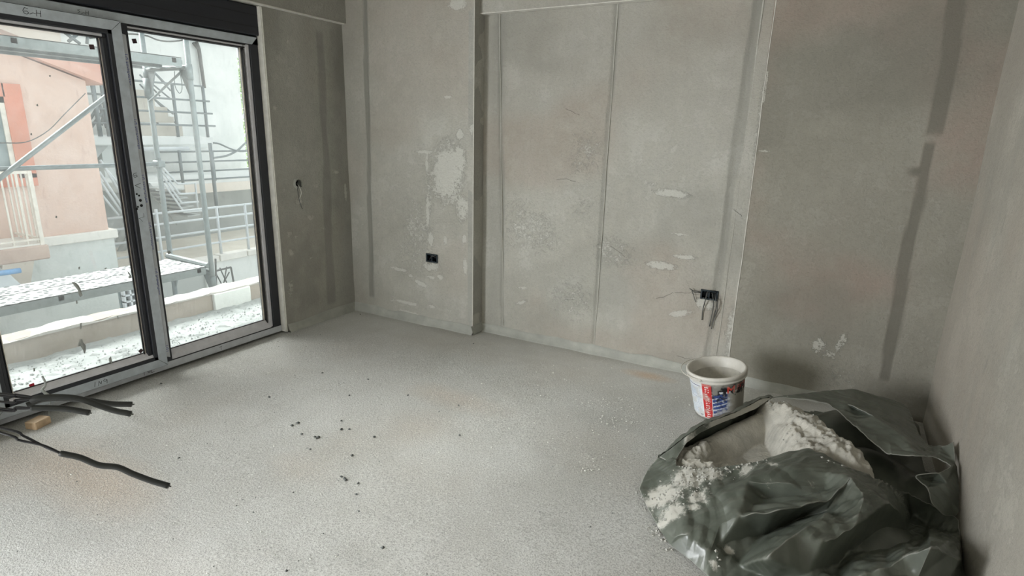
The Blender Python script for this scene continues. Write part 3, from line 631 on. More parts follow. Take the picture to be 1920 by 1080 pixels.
def splat(outline, gx, par):
    pts = []
    for (px, py) in outline: p = at(px, py, 0, gx); pts.append((p[1], p[2]))
    n = len(pts); c_ = np.mean(pts, 0); V = [(gx, a, b) for a, b in pts] + [(gx + .004, c_[0] + (a - c_[0]) * .6, c_[1] + (b - c_[1]) * .6) for a, b in pts] + [(gx + .005, c_[0], c_[1])]
    Fc = [(k, (k + 1) % n, n + (k + 1) % n, n + k) for k in range(n)] + [(n + k, n + (k + 1) % n, 2 * n) for k in range(n)]
    wp('mortar_splash', (V, Fc), M['splat'], par, smooth=True)
splat([(134, 529), (141, 529), (147, 534), (151, 541), (153, 549), (155, 554), (150, 557), (147, 552), (146, 545), (141, 538)], gxs, sash)
splat([(238, 508), (241, 510), (246, 517), (247, 521), (242, 522), (240, 519), (243, 518)], gxs, sash)
splat([(145, 649), (150, 636), (154, 636), (156, 642), (161, 648), (161, 658), (159, 664), (155, 655), (149, 646)], gxs, sash)
splat([(150, 606), (153, 605), (153, 614), (151, 618), (150, 612)], gxs, sash)
splat([(204, 672), (208, 668), (210, 676), (214, 690), (210, 693), (206, 684)], gxs, sash)
splat([(147, 501), (150, 500), (150, 505), (147, 505)], gxs, sash); splat([(219, 592), (222, 592), (222, 598), (220, 597)], gxs, sash)
splat([(196, 503), (200, 501), (199, 505), (196, 505)], gxs, sash); splat([(142, 564), (145, 563), (146, 569), (143, 570)], gxs, sash)
splat([(62, 690), (66, 690), (66, 695), (63, 697)], gxs, sash); splat([(57, 250), (60, 250), (60, 254), (57, 253)], gxs, sash); splat([(92, 141), (95, 141), (95, 144), (92, 144)], gxs, sash)
splat([(68, 196), (71, 195), (72, 199), (68, 199)], gxs, sash); splat([(104, 405), (107, 405), (107, 409), (104, 409)], gxs, sash)
splat([(312, 612), (317, 612), (316, 617), (312, 616)], gxf, win); splat([(313, 472), (318, 470), (321, 474), (316, 477)], gxf, win)
# curled strip of dried tape hanging at the foot of the sash
pts = [at(px, py, 0, sx + .02 + .03 * k / 6) for k, (px, py) in enumerate(((79, 705), (85, 718), (83, 726), (79, 731), (86, 738), (94, 744), (94, 755), (92, 775), (97, 795), (105, 812)))]
v1 = tube(spline(pts[:6], 4), .005, 6, r2=.009); v2 = tube(spline(pts[5:], 4), .0022, 5, r2=.001)
obj('tape_strip', join(v1, v2), M['splat'], None, True, label='curled strip of dried grey tape hanging at the foot of the sliding sash', cat='tape')

# ------------------------------------------------------------------ exterior: balcony
XPI, XPO = -4.80, -5.0
o_ = thing('balcony', (-4.4, 2, -.2), kind='structure')
st = .03; xs = np.arange(-5.0, XF - .10, st); ys = np.arange(-4.2, 4.6, st); X_, Y_ = np.meshgrid(xs, ys)
Z = -.035 + (fbm(X_ * 5, Y_ * 5, 4) - .5) * .03 + .02 * sstep(.58, .7, fbm(X_ * 14, Y_ * 14, 3)) * vn(X_ * 40, Y_ * 40)
idx = np.arange(X_.size).reshape(X_.shape); fc = np.stack([idx[:-1, :-1], idx[:-1, 1:], idx[1:, 1:], idx[1:, :-1]], -1).reshape(-1, 4)
obj('balcony_floor', (np.stack([X_, Y_, Z], -1).reshape(-1, 3), fc.tolist()), M['rubble'], o_)
obj('slab', box(-5.0, XF - .14, -4.2, 4.6, -.30, -.07), M['concrete'], o_)
def rough_bar(p0, p1, w, z0, z1, jag, mat, name, seed):
    p0 = np.array(p0, float); p1 = np.array(p1, float); L = np.linalg.norm(p1 - p0); t_ = (p1 - p0) / L; nn = np.array([-t_[1], t_[0]]); n = int(L / .03); V = []; Fc = []
    for i in range(n + 1):
        c_ = p0 + t_ * (L * i / n); j = [(float(fbm(i * .23 + seed + 31 * k, k * 3.3, 4)) - .5) * 1.1 for k in range(4)]
        for (a, b) in ((-w / 2, z0), (-w / 2 - j[0] * jag, z1 + j[1] * jag * 1.5), (0, z1 + .006 + j[3] * jag), (w / 2 + j[2] * jag, z1 + j[3] * jag * 1.5), (w / 2, z0)): V.append((*(c_ + nn * a), b))
    for i in range(n):
        for k in range(4): Fc.append((i * 5 + k, i * 5 + k + 1, i * 5 + 6 + k, i * 5 + 5 + k))
    Fc += [(0, 1, 2, 3, 4), (n * 5 + 4, n * 5 + 3, n * 5 + 2, n * 5 + 1, n * 5)]
    return obj(name, (V, Fc), mat, o_)
rough_bar((-4.93, -4.2), (-4.93, 3.98), .17, -.1, .13, .022, M['kerb'], 'kerb', 3)
rough_bar((-4.98, 3.93), (-3.95, 3.93), .14, -.1, .12, .03, M['kerb'], 'kerb', 11)
rough_bar((-4.93, -4.2), (-4.93, 3.98),   .19, .120, .134, .022, M['mortar_bed'], 'mortar_bed', 5)
rough_bar((-4.98, 3.94), (-3.95, 3.94), .16, .112, .124, .03, M['mortar_bed'], 'mortar_bed', 7)
obj('mortar_slab', bbox(-4.86, -4.815, 3.12, 3.50, -.05, .12, .006), M['white_wall'], o_)
def crumbs(name, pts, smin, smax, mat, z=0, kind='stuff', **kw):
    V = []; Fc = []; n = 0
    base = np.array([(1, 0, 0), (-1, 0, 0), (0, 1, 0), (0, -1, 0), (0, 0, 1), (0, 0, -1)], float); bf = [(0, 2, 4), (2, 1, 4), (1, 3, 4), (3, 0, 4), (2, 0, 5), (1, 2, 5), (3, 1, 5), (0, 3, 5)]
    for p in pts:
        s = smin + (smax - smin) * rnd.random() ** 2.5; b = base * (s * (.6 + .8 * rng.rand(6, 3))); a = rnd.random() * 6.28; c_, s_ = math.cos(a), math.sin(a)
        b = np.stack([b[:, 0] * c_ - b[:, 1] * s_, b[:, 0] * s_ + b[:, 1] * c_, b[:, 2] * .7], 1); zz = p[2] if len(p) > 2 else z
        V.append(b + np.array([p[0], p[1], zz + s * .35])); Fc += [tuple(i + n for i in f_) for f_ in bf]; n += 6
    return obj(name, (np.concatenate(V), Fc), mat, kind=kind, **kw)
crumbs('rubble', [(-4.78 + .85 * rnd.random() ** .8, 1.0 + 2.9 * rnd.random()) for _ in range(2600)], .002, .011, M['rubble'], -.03, label='pale mortar rubble strewn over the balcony floor outside', cat='rubble')
crumbs('grit', [(-4.75 + .8 * rnd.random(), 1.1 + 2.7 * rnd.random()) for _ in range(260)], .002, .008, M['dark_crumb'], -.03, label='dark grit scattered over the pale balcony floor outside', cat='grit')

# ------------------------------------------------------------------ scaffold
sc = thing('scaffold', (-5.77, 2.3, -3.4), 'galvanised tube scaffold standing outside the balcony', 'scaffold')
XI, XO = -5.44, -6.13
def post(x, y): 
    z = obj('standard', join(tube([(x, y, -3.4), (x, y, 4.6)], .0245, 14), tube([(x, y, 2.02), (x, y, 2.16)], .031, 14), tube([(x, y, -.03), (x, y, .12)], .031, 14)), M['steel'], sc, True); return z
for yy in (3.53, .95, -1.6): post(XI, yy); post(XO, yy)
for yy in (3.53, .95, -1.6):
    for zz in (.17, 2.13): obj('transom', join(tube([(XO, yy, zz), (XI, yy, zz)], .022, 10), prism([(XI - .02, zz - .02), (XI - .15, zz - .02), (XI - .02, zz - .28)], 1, yy - .006, yy + .006), prism([(XO + .02, zz - .02), (XO + .15, zz - .02), (XO + .02, zz - .28)], 1, yy - .006, yy + .006)), M['steel'], sc)
obj('brace_tie', tube([(XI - .1, 3.5, 2.08), (XO + .04, 3.50, 1.83)], .011, 8), M['steel'], sc)
pa = at(0, 318, 0, XO + .02); pb = at(300, 306, 0, XO + .02); zr = (pa[2] + pb[2]) / 2
obj('guard_rail', tube([(XO + .03, -1.7, zr), (XO + .03, 3.56, zr)], .020, 12), M['steel'], sc, True)
pa = at(0, 334, 0, XO + .05); pb = at(200, 180, 0, XO + .05); dd = (pb - pa) / (pb[1] - pa[1])
obj('diagonal_brace', tube([pa + dd * (1.0 - pa[1]), pa + dd * (3.35 - pa[1])], .021, 12), M['steel'], sc, True)
obj('coupler', join(bbox(XO - .04, XO + .06, 3.49, 3.57, zr - .035, zr + .035, .01), tube([(XO + .03, 3.53, zr + .06), (XO + .03, 3.53, zr - .06)], .012, 8)), M['steel'], sc)
obj('coupler', tube([(XO, 3.53, 2.05), (XO, 3.53, 1.86)], .042, 12), M['steel'], sc, True)
obj('hanging_wire', tube(spline([(XI - .18, 3.5, 2.1), (XI - .2, 3.5, 1.97), (XI - .14, 3.5, 1.90), (XI - .09, 3.5, 1.96), (XI - .1, 3.5, 2.12)], 4), .004, 5), M['steel'], sc)
def deck(z, y0, y1, label):
    d = thing('scaffold_deck', (-5.78, (y0 + y1) / 2, z - .07), label, 'scaffold deck')
    for k in range(2):
        xa = XO + .045 + k * .325; xb = xa + .315
        obj('plank', join(box(xa, xb, y0, y1, z - .006, z)), M['deck'], d)
        obj('plank_edge', join(box(xa, xa + .004, y0, y1, z - .075, z), box(xb - .004, xb, y0, y1, z - .075, z), box(xa, xa + .03, y0, y1, z - .079, z - .075), box(xb - .03, xb, y0, y1, z - .079, z - .075),
                               *[bbox(xa + .05 + j * .075, xa + .085 + j * .075, y0 + .02, y1 - .02, z - .03, z - .006, .01) for j in range(3)], *[box(xa, xb, y0 + .6 * j, y0 + .6 * j + .04, z - .05, z - .01) for j in range(1, int((y1 - y0) / .6) + 1)]), M['steel'], d)
    for j in range(4): obj('end_hook', bbox(XO + .07 + j * .17, XO + .11 + j * .17, y1 - .01, y1 + .05, z - .05, z - .01, .005), M['steel'], d)
deck(.235, .98, 3.47, 'perforated steel scaffold deck at knee height just beyond the balcony kerb')
deck(2.21, .98, 3.47, 'steel scaffold deck overhead seen from below outside the window')
obj('toe_rail', tube([(XO + .0, 3.50, .26), (XI, 3.50, .24)], .03, 8), M['steel'], sc)

# ------------------------------------------------------------------ orange house on the left
XH = -8.7; hy = 4.21; GZ = -3.5
house = thing('orange_house', (-10, 1, GZ), 'faded orange rendered house left of the scaffold with a railed balcony', 'house')
def HP(px, py, x=XH): return at(px, py, 0, x)
zb = HP(205, 430)[2]
ztop = HP(165, 152)[2]; pl_ = HP(20, 98); sl = (pl_[2] - ztop) / (pl_[1] - hy)
hw = prism([(-3, zb), (hy, zb), (hy, ztop), (-1, ztop + sl * (-1 - hy)), (-3, ztop + sl * (-1 - hy))], 0, XH - 3.0, XH)
obj('upper_wall', hw, M['orange'], house)
obj('lower_wall', box(XH - 3.0, XH - .02, -3, hy + .06, GZ, zb - .02), M['grey_wall'], house)
obj('sill_band', bbox(XH - 3.0, XH + .05, -3, hy + .09, zb - .12, zb + .0, .01), M['sill'], house)
vy = lambda y, dz=0: ztop + sl * (y - hy) + dz
obj('roof_verge', prism([(hy + .12, vy(hy + .12, .02)), (hy + .12, vy(hy + .12, .14)), (-1, vy(-1, .14)), (-1, vy(-1, .02))], 0, XH - 3.1, XH + .12), M['orange2'], house)
# window with orange surround
w0 = HP(0, 180); w1 = HP(22, 180); wz1 = HP(10, 183)[2]; wz0 = HP(30, 318)[2]; s1 = HP(33, 170)[1]; st_ = HP(10, 160)[2]; i1 = HP(14, 200)[1]
obj('window_surround', join(box(XH, XH + .04, s1 - .165, s1 + .02, wz0 - .1, st_ + .02), box(XH, XH + .04, s1 - 1.6, s1 - .15, st_ - .13, st_ + .02), box(XH, XH + .04, s1 - 1.6, s1 + .02, wz0 - .20, wz0 - .05)), M['orange_trim'], house)
yA = s1 - .165
wf = obj('window_frame', join(box(XH, XH + .03, yA - .05, yA, wz0 - .05, st_ - .13), box(XH, XH + .03, yA - .8, yA - .72, wz0 - .05, st_ - .13), box(XH, XH + .03, yA - 1.38, yA, wz0 - .05, wz0 + .03), box(XH, XH + .03, yA - 1.38, yA, st_ - .2, st_ - .13)), M['frame_white'], house)
obj('window_pane', box(XH, XH + .012, yA - 1.38, yA - .04, wz0 - .05, st_ - .13), M['window_glass'], wf)
# its balcony
XB = -8.02; yc = at(88, 470, 0, XB)[1]; zs = at(60, 462, 0, XB)[2]
obj('balcony_slab', bbox(XH, XB, -3, yc + .03, zs - .17, zs, .015), M['slab_edge'], house)
obj('slab_top', box(XH, XB - .03, -3, yc, zs, zs + .02), M['sill'], house)
obj('bracket', prism([(XB - .05, zs - .17), (XH, zs - .17), (XH, zs - .62), (XB - .35, zs - .62)], 1, yc - .42, yc - .12), M['beige_wall'], house)
zt = at(60, 322, 0, XB)[2]
rail = obj('balcony_railing', join(box(XB - .05, XB - .02, -3, yc, zt - .02, zt + .01), box(XB - .045, XB - .025, -3, yc, zs + .06, zs + .08), box(XH, XB - .02, yc - .03, yc, zt - .02, zt + .01), box(XH, XB - .02, yc - .03, yc, zs + .06, zs + .08), box(XB - .055, XB - .015, yc - .04, yc, zs, zt + .01)), M['frame_white'], house)
for k in range(26):
    y_ = yc - .16 - k * .135; obj('baluster', box(XB - .045, XB - .03, y_, y_ + .016, zs + .02, zt), M['frame_white'], rail)
for k in range(5):
    x_ = XB - .14 - k * .12; obj('baluster', box(x_, x_ + .016, yc - .025, yc - .01, zs + .02, zt), M['frame_white'], rail)
# striped awning and its arm under the slab
aw = thing('striped_awning', (-8.1, 2.6, zs - .9), 'white awning with blue stripes under the orange house balcony', 'awning')
ay = at(46, 540, 0, -7.95)[1]; za = at(30, 500, 0, -7.95)[2]
strips = [('white_paint', .26), ('blue_pipe', .05), ('white_paint', .03), ('blue_pipe', .05), ('white_paint', .2), ('blue_pipe', .05), ('white_paint', .03), ('blue_pipe', .05), ('white_paint', .5)]
y_ = ay
for mt, w in strips:
    n = 6; V = []
    for i in range(n + 1):
        t = i / n; V += [(-8.55 + .75 * t, y_ - w - .25 * (1 - t), za + .12 - .45 * t * t), (-8.55 + .75 * t, y_ - .25 * (1 - t), za + .12 - .45 * t * t)]
    obj('awning_stripe', (V, [(2 * i, 2 * i + 1, 2 * i + 3, 2 * i + 2) for i in range(n)]), M[mt], aw); y_ -= w
obj('awning_arm', tube([at(-40, 518, 0, -7.8), at(38, 507, 0, -7.8)], .03, 10), M['blue_pipe'], aw, True)
# thin cable on the facade
obj('facade_cable', tube(spline([HP(0, 268, XH + .1), HP(50, 266, XH + .1), HP(90, 245, XH + .1), HP(120, 215, XH + .1), HP(160, 175, XH + .1)], 5), .006, 5), M['grey_wire'], house)
# taller orange block and beige block behind
h2 = thing('taller_orange_block', (-13, 1, GZ), 'stronger orange house block rising behind the faded orange house', 'house')
e2 = at(214, 150, 0, -11.8); zb2 = at(190, 157, 0, -11.8)[2]
obj('wall', box(-14, -11.8, -4, e2[1], zb2, at(200, 92, 0, -11.8)[2]), M['orange2'], h2)
obj('lower_wall', box(-14, -12.1, -4, at(165, 300, 0, -12.1)[1], GZ, zb2), M['grey_wall'], h2)
h3 = thing('beige_house', (-17, 1, GZ), 'pale beige house wall high behind the overhead scaffold deck', 'house')
e3 = at(112, 60, 0, -15.5)
obj('wall', box(-18, -15.5, -6, e3[1], GZ, 7.5), M['beige_wall'], h3)
obj('roof_edge', prism([(at(-40, 40, 0, -15.4)[1], at(-40, 40, 0, -15.4)[2]), (at(40, 72, 0, -15.4)[1], at(40, 72, 0, -15.4)[2]), (at(-40, 72, 0, -15.4)[1], at(-40, 72, 0, -15.4)[2] - .2)], 0, -15.45, -15.3), M['slab_edge'], h3)

# ------------------------------------------------------------------ white house, steel stairs and terraces
XT = -10.5
def TP(px, py, x=XT): return at(px, py, 0, x)
wh = thing('white_house', (-17, 9, GZ), 'white rendered house behind the outdoor steel stairs', 'house')
yl = at(225, 200, 0, -16.5)[1]; yr = at(453, 200, 0, -16.5)[1]
obj('wall', box(-19, -16.5, yl - 3.5, yr, GZ, 6.2), M['white_wall'], wh)
obj('corner_pilaster', box(-16.5, -16.38, at(372, 120, 0, -16.4)[1] - .25, at(372, 120, 0, -16.4)[1], 1.0, 6.2), M['grey_wall'], wh)
d0 = at(372, 85, 0, -16.3); obj('downpipe', join(tube([at(368, 78, 0, -16.3), at(373, 92, 0, -16.3), at(383, 165, 0, -16.3)], .05, 8), tube([at(362, 80, 0, -16.3), at(372, 92, 0, -16.3)], .04, 8)), M['grey_wire'], wh, True)
obj('stepped_masonry', join(*[box(-16.0 , -15.2, at(240, y0, 0, -15.5)[1], at(x1, y0, 0, -15.5)[1], at(240, y1, 0, -15.5)[2], at(240, y0, 0, -15.5)[2]) for x1, y0, y1 in ((268, 168, 184), (276, 184, 198), (300, 198, 216), (312, 216, 228), (328, 232, 262))]), M['concrete'], wh)
# upper platform with railing
plat = thing('upper_platform', (-15, 8, 1.2), 'white concrete platform with horizontal pipe railing high beside the white house', 'platform')
XPf = -15.0; pz1 = at(395, 256, 0, XPf)[2]; pz0 = at(395, 272, 0, XPf)[2]; py0 = at(172, 255, 0, XPf)[1]; py1 = at(401, 262, 0, XPf)[1]
obj('slab', bbox(XPf - 1.3, XPf, py0, py1, pz0, pz1, .02), M['white_wall'], plat)
for (ya, yb_) in ((162, 250),):
    pass
tops = [at(390, y_, 0, XPf)[2] for y_ in (163, 190, 213, 236)]
ryr = [at(x_, 200, 0, XPf)[1] for x_ in (382, 393, 396, 399)]
for z_, y_ in zip(tops, ryr): obj('rail', tube([(XPf + .02, py0, z_), (XPf + .02, y_, z_)], .024, 8), M['steel'], plat, True)
for x_ in (330, 386): yy = at(x_, 220, 0, XPf)[1]; obj('rail_post', tube([(XPf, yy, pz1 - .02), (XPf, yy, tops[0])], .04, 8), M['steel'], plat, True)
for x_ in (183, 200): yy = at(x_, 220, 0, XPf)[1]; obj('rail_post', tube([(XPf, yy, pz1 - .02), (XPf, yy, tops[0] + .1)], .05, 8), M['steel'], plat, True)
def diag(pairs, x, r, par, mat='white_paint', name='stair_rail'):
    for (a, b) in pairs: obj(name, tube([at(*a, 0, x), at(*b, 0, x)], r, 8), M[mat], par, True)
diag([((272, 118), (310, 156)), ((282, 128), (320, 170)), ((262, 140), (300, 180)), ((284, 156), (318, 184)), ((262, 158), (308, 205)), ((290, 186), (325, 214)), ((265, 180), (328, 230)), ((232, 162), (300, 236))], -15.6, .022, plat, 'steel')
diag([((168, 225), (198, 178)), ((170, 240), (196, 205)), ((185, 190), (200, 240)), ((203, 175), (190, 235)), ((120, 60), (150, 82)), ((165, 62), (163, 82)), ((168, 70), (200, 66)), ((128, 78), (150, 60))], -15.2, .035, plat, 'steel')
obj('support_column', box(XPf - .5, XPf - .2, at(206, 330, 0, XPf)[1], at(226, 330, 0, XPf)[1], GZ, pz0), M['grey_wall'], plat)
obj('stair_soffit', prism([(at(176, 272, 0, XPf)[1], pz0), (at(208, 272, 0, XPf)[1], pz0), (at(178, 300, 0, XPf)[1], at(178, 305, 0, XPf)[2])], 0, XPf - .6, XPf - .1), M['shade_wall'], plat)
# outdoor steel stairs
sta = thing('steel_stairs', (-12, 6, GZ), 'white steel stair flight with parallel pipe handrails between terraces', 'stairs')
diag([((188, 300), (226, 362)), ((196, 314), (222, 345)), ((186, 322), (232, 392)), ((188, 340), (229, 400)), ((188, 362), (222, 404))], -11.6, .024, sta)
dg2 = [[(302, 310), (333, 345), (366, 343), (371, 395)], [(304, 320), (337, 364), (366, 362)], [(306, 332), (341, 381), (372, 378)], [(308, 345), (345, 398), (380, 395)]]
for ln in dg2: obj('stair_rail', tube([at(*p, 0, -11.2) for p in ln], .02, 8), M['white_paint'], sta, True)
for k in range(7):
    a = at(306 + k * 6, 352 + k * 8, 0, -12.0); obj('tread', bbox(-12.4, -11.6, a[1] - .14, a[1] + .14, a[2] - .03, a[2], .005), M['shade_wall'], sta)
obj('stringer', prism([(at(300, 345, 0, -12)[1], at(300, 345, 0, -12)[2]), (at(352, 412, 0, -12)[1], at(352, 412, 0, -12)[2]), (at(352, 425, 0, -12)[1], at(352, 425, 0, -12)[2]), (at(300, 362, 0, -12)[1], at(300, 362, 0, -12)[2])], 0, -12.4, -12.35), M['shade_wall'], sta)
diag([((222, 455), (245, 405)), ((225, 475), (250, 425))], -12.5, .07, sta, 'shade_wall', 'strut')
# middle terrace behind (slab, shaded wall under it, railing)
mid = thing('middle_terrace', (-14, 10, -.2), 'middle concrete terrace with thin pipe railing below the white house', 'terrace')
XM = -13.2
ma = at(300, 335, 0, XM); mb = at(500, 328, 0, XM); mz = at(440, 333, 0, XM)[2]
obj('slab', bbox(XM - 3, XM, at(235, 340, 0, XM)[1], mb[1] + 2, mz - .22, mz, .02), M['white_wall'], mid)
obj('parapet', box(XM - .15, XM + .02, at(345, 345, 0, XM)[1], mb[1] + 2, at(440, 357, 0, XM)[2], mz - .1), M['beige_wall'], mid)
obj('shaded_wall', box(XM - 1.6, XM - 1.0, at(235, 340, 0, XM)[1], mb[1] + 2, GZ, mz - .2), M['shade_wall'], mid)
for y_ in (283, 301, 318, 333): z_ = at(440, y_, 0, XM)[2]; obj('rail', tube([(XM, at(300, y_, 0, XM)[1], z_), (XM, mb[1] + 1, z_)], .02, 8), M['steel'], mid, True)
for x_ in (339, 400, 476): yy = at(x_, 310, 0, XM)[1]; obj('rail_post', tube([(XM, yy, mz - .05), (XM, yy, at(x_, 282, 0, XM)[2])], .035, 8), M['steel'], mid, True)
obj('low_pipe', tube([at(232, 280, 0, XM - .5), at(354, 279, 0, XM - .5)], .05, 8), M['white_paint'], mid, True)
# near terrace with railing
ter = thing('lower_terrace', (-12, 8, -1.5), 'lower terrace with four rail white pipe railing beyond the scaffold', 'terrace')
tz = TP(463, 468)[2]; ty0 = TP(206, 440)[1]; ty1 = TP(520, 440)[1]
obj('terrace_floor', box(-12.9, XT - .05, ty0, ty1 + 2, tz - .2, tz - .03), M['concrete'], ter)
kb = [bbox(XT - .1, XT + .12, ty0 + k * .62, ty0 + .60 + k * .62, tz - .12 + .01 * rnd.random(), tz + .0 + .015 * rnd.random(), .012) for k in range(int((ty1 + 2 - ty0) / .62))]
for b_ in kb: obj('coping_stone', b_, M['sill'], ter)
obj('wall', box(XT - .05, XT + .04, TP(380, 480)[1], ty1 + 2, GZ, tz - .1), M['white_wall'], ter)
obj('grey_wall', box(XT - .3, XT - .02, ty0 - 1, TP(380, 480)[1], GZ, tz - .1), M['shade_wall'], ter)
for y_ in (383, 401, 423, 446): z_ = TP(463, y_)[2]; obj('rail', tube([(XT, ty0, z_), (XT, ty1 + 1, z_)], .021, 8), M['white_paint'], ter, True)
for x_, yt in ((297, 392), (410, 386), (463, 381)): yy = TP(x_, 430)[1]; obj('rail_post', tube([(XT, yy, tz - .03), (XT, yy, TP(x_, yt)[2])], .027, 8), M['white_paint'], ter, True)
yy = TP(400, 330, -12.6)[1]; obj('rail_post', tube([(-12.6, yy, at(400, 410, 0, -12.6)[2]), (-12.6, yy, at(400, 268, 0, -12.6)[2])], .04, 8), M['steel'], ter, True)
obj('cable', join(tube(spline([at(x_, y_, 0, -12.6) for x_, y_ in ((400, 268), (412, 270), (430, 278), (450, 284), (470, 282))], 4), .02, 6), tube(spline([at(x_, y_, 0, -12.6) for x_, y_ in ((400, 296), (425, 292), (445, 282), (458, 270), (470, 262))], 4), .025, 6)), M['steel'], ter)
obj('overhead_cable', tube(spline([at(x_, y_, 0, -9) for x_, y_ in ((215, 62), (270, 66), (300, 76), (338, 76), (420, 60), (520, 30))], 5), .012, 5), M['grey_wire'], None, True, label='thin overhead cable sagging behind the scaffold posts', cat='cable')
# low wire gate and trellis block window beyond the kerb
gt = thing('wire_gate', (-7.6, 5.3, -1.5), 'small rusty wire gate panel behind the scaffold foot', 'gate')
XG = -7.4
gp = lambda px, py: at(px, py, 0, XG)
obj('gate_frame', join(tube([gp(404, 485), gp(406, 550)], .014, 6), tube([gp(404, 508), gp(433, 501)], .014, 6), tube([gp(433, 501), gp(441, 545)], .014, 6)), M['grey_wire'], gt)
for a, b in (((412, 502), (425, 530)), ((425, 500), (418, 540)), ((406, 515), (422, 545)), ((430, 510), (414, 540))): obj('wire', tube([gp(*a), gp(*b)], .009, 5), M['grey_wire'], gt)
tv = thing('lattice_vent', (-6.95, at(246, 560, 0, -6.9)[1], at(240, 583, 0, -6.9)[2]), 'white six square lattice vent in the wall below the scaffold deck', 'vent')
obj('backing', box(-6.999, -6.97, at(231, 560, 0, -6.9)[1], at(261, 560, 0, -6.9)[1], at(240, 583, 0, -6.9)[2], at(240, 543, 0, -6.9)[2]), M['window_glass'], tv)
obj('lattice', join(*[bbox(-6.96, -6.9, a, a + .02, b0, b1, .003) for a, b0, b1 in [(at(x_, 560, 0, -6.9)[1], at(240, 583, 0, -6.9)[2], at(240, 545, 0, -6.9)[2]) for x_ in (233, 245, 257)]], *[bbox(-6.96, -6.9, at(233, 560, 0, -6.9)[1], at(259, 560, 0, -6.9)[1], z_, z_ + .02, .003) for z_ in [at(240, y_, 0, -6.9)[2] for y_ in (545, 556, 568, 580)]]), M['white_paint'], tv)
obj('yard_wall', join(box(-7.2, -7.0, -2, at(262, 560, 0, -7)[1], GZ, -.62)), M['white_wall'], None, label='low white yard wall below the scaffold deck', cat='wall')
obj('yard_back_wall', join(box(-7.8, -7.6, at(262, 560, 0, -7)[1], at(420, 560, 0, -7.6)[1], GZ, -.75)), M['shade_wall'], None, label='grey roughcast yard wall right of the white yard wall', cat='wall')
obj('yard_ground', box(-45, -5.2, -30, 45, GZ - .2, GZ), M['ground'], kind='structure')
# greenery past the white house corner
V = []; Fc = []; cp = at(464, 225, 0, -20)
for k in range(2600):
    p = cp + np.array([rng.normal(0, .5), abs(rng.normal(0, .7)) - .3, rng.uniform(-2.5, 2.2)]); s = .09; a = rng.normal(size=3); b = rng.normal(size=3); a /= np.linalg.norm(a); b -= a * (a @ b); b /= np.linalg.norm(b); n = len(V)
    V += [p - a * s, p + b * s * .45, p + a * s, p - b * s * .45]; Fc.append((n, n + 1, n + 2, n + 3))
tree = thing('tree', (cp[0], cp[1], GZ), 'green leafy tree beyond the corner of the white house', 'tree')
obj('foliage', (V, Fc), M['leaf'], tree, kind='stuff'); obj('trunk', tube([(cp[0], cp[1], GZ), (cp[0], cp[1] + .1, cp[2])], .15, 8), M['wood'], tree)
# the house the room belongs to, outer skin
obj('trim_10', box(XF - .22, XF - .125, WY0 - .3, WY0 + .01, -.3, ZC), M['white_wall'], kind='structure')
obj('trim_11', box(XF - .3, XF - .16, 3.13, 4.7, -.3, ZC), M['white_wall'], kind='structure')

# ------------------------------------------------------------------ electrical boxes
def socket(name, c, w, h, label, wires):
    t = thing(name, (c[0], c[1], c[2] - h / 2), label, 'socket box'); x0, x1 = c[0] - w / 2, c[0] + w / 2; z0, z1 = c[2] - h / 2, c[2] + h / 2; y = c[1]
    obj('box_shell', join(box(x0, x1, y + .045, y + .048, z0, z1), box(x0, x0 + .003, y - .002, y + .047, z0, z1), box(x1 - .003, x1, y - .002, y + .047, z0, z1), box(x0, x1, y - .002, y + .047, z0, z0 + .003), box(x0, x1, y - .002, y + .047, z1 - .003, z1),
                          bbox(x0 - .004, x0 + .008, y - .006, y + .0, z0 - .004, z1 + .004, .002), bbox(x1 - .008, x1 + .004, y - .006, y + .0, z0 - .004, z1 + .004, .002), bbox(x0, x1, y - .006, y, z0 - .004, z0 + .006, .002), bbox(x0, x1, y - .006, y, z1 - .006, z1 + .004, .002), bbox(c[0] - .005, c[0] + .005, y - .004, y + .045, z0, z1, .002)), M['socket'], t)
    for k in range(4):
        sx_ = x0 + .02 + k * (w - .04) / 3; obj('screw_lug', tube([(sx_, y - .007, z1 - .004 if k % 2 else z0 + .004), (sx_, y - .001, z1 - .004 if k % 2 else z0 + .004)], .004, 8), M['grey_wire'], t)
    for wpts, r, mt in wires: obj('wire', tube(spline(wpts, 5), r, 6), M[mt], t, True)
    return t
def wpt(lst, y): return [tuple(at(px, py, 1, y - d)) for px, py, d in lst]
socket('socket_box', pl, .112, .062, 'dark double socket box in the back wall left of the wall step', [
    (wpt([(802, 482, -.03), (806, 486, -.0), (812, 481, .004), (818, 487, -.02)], YP), .003, 'wire'), (wpt([(804, 488, -.03), (810, 480, .003), (816, 482, -.01), (820, 486, -.03)], YP), .003, 'grey_wire'), (wpt([(801, 479, -.03), (808, 489, .002), (815, 478, -.03)], YP), .003, 'wire')])
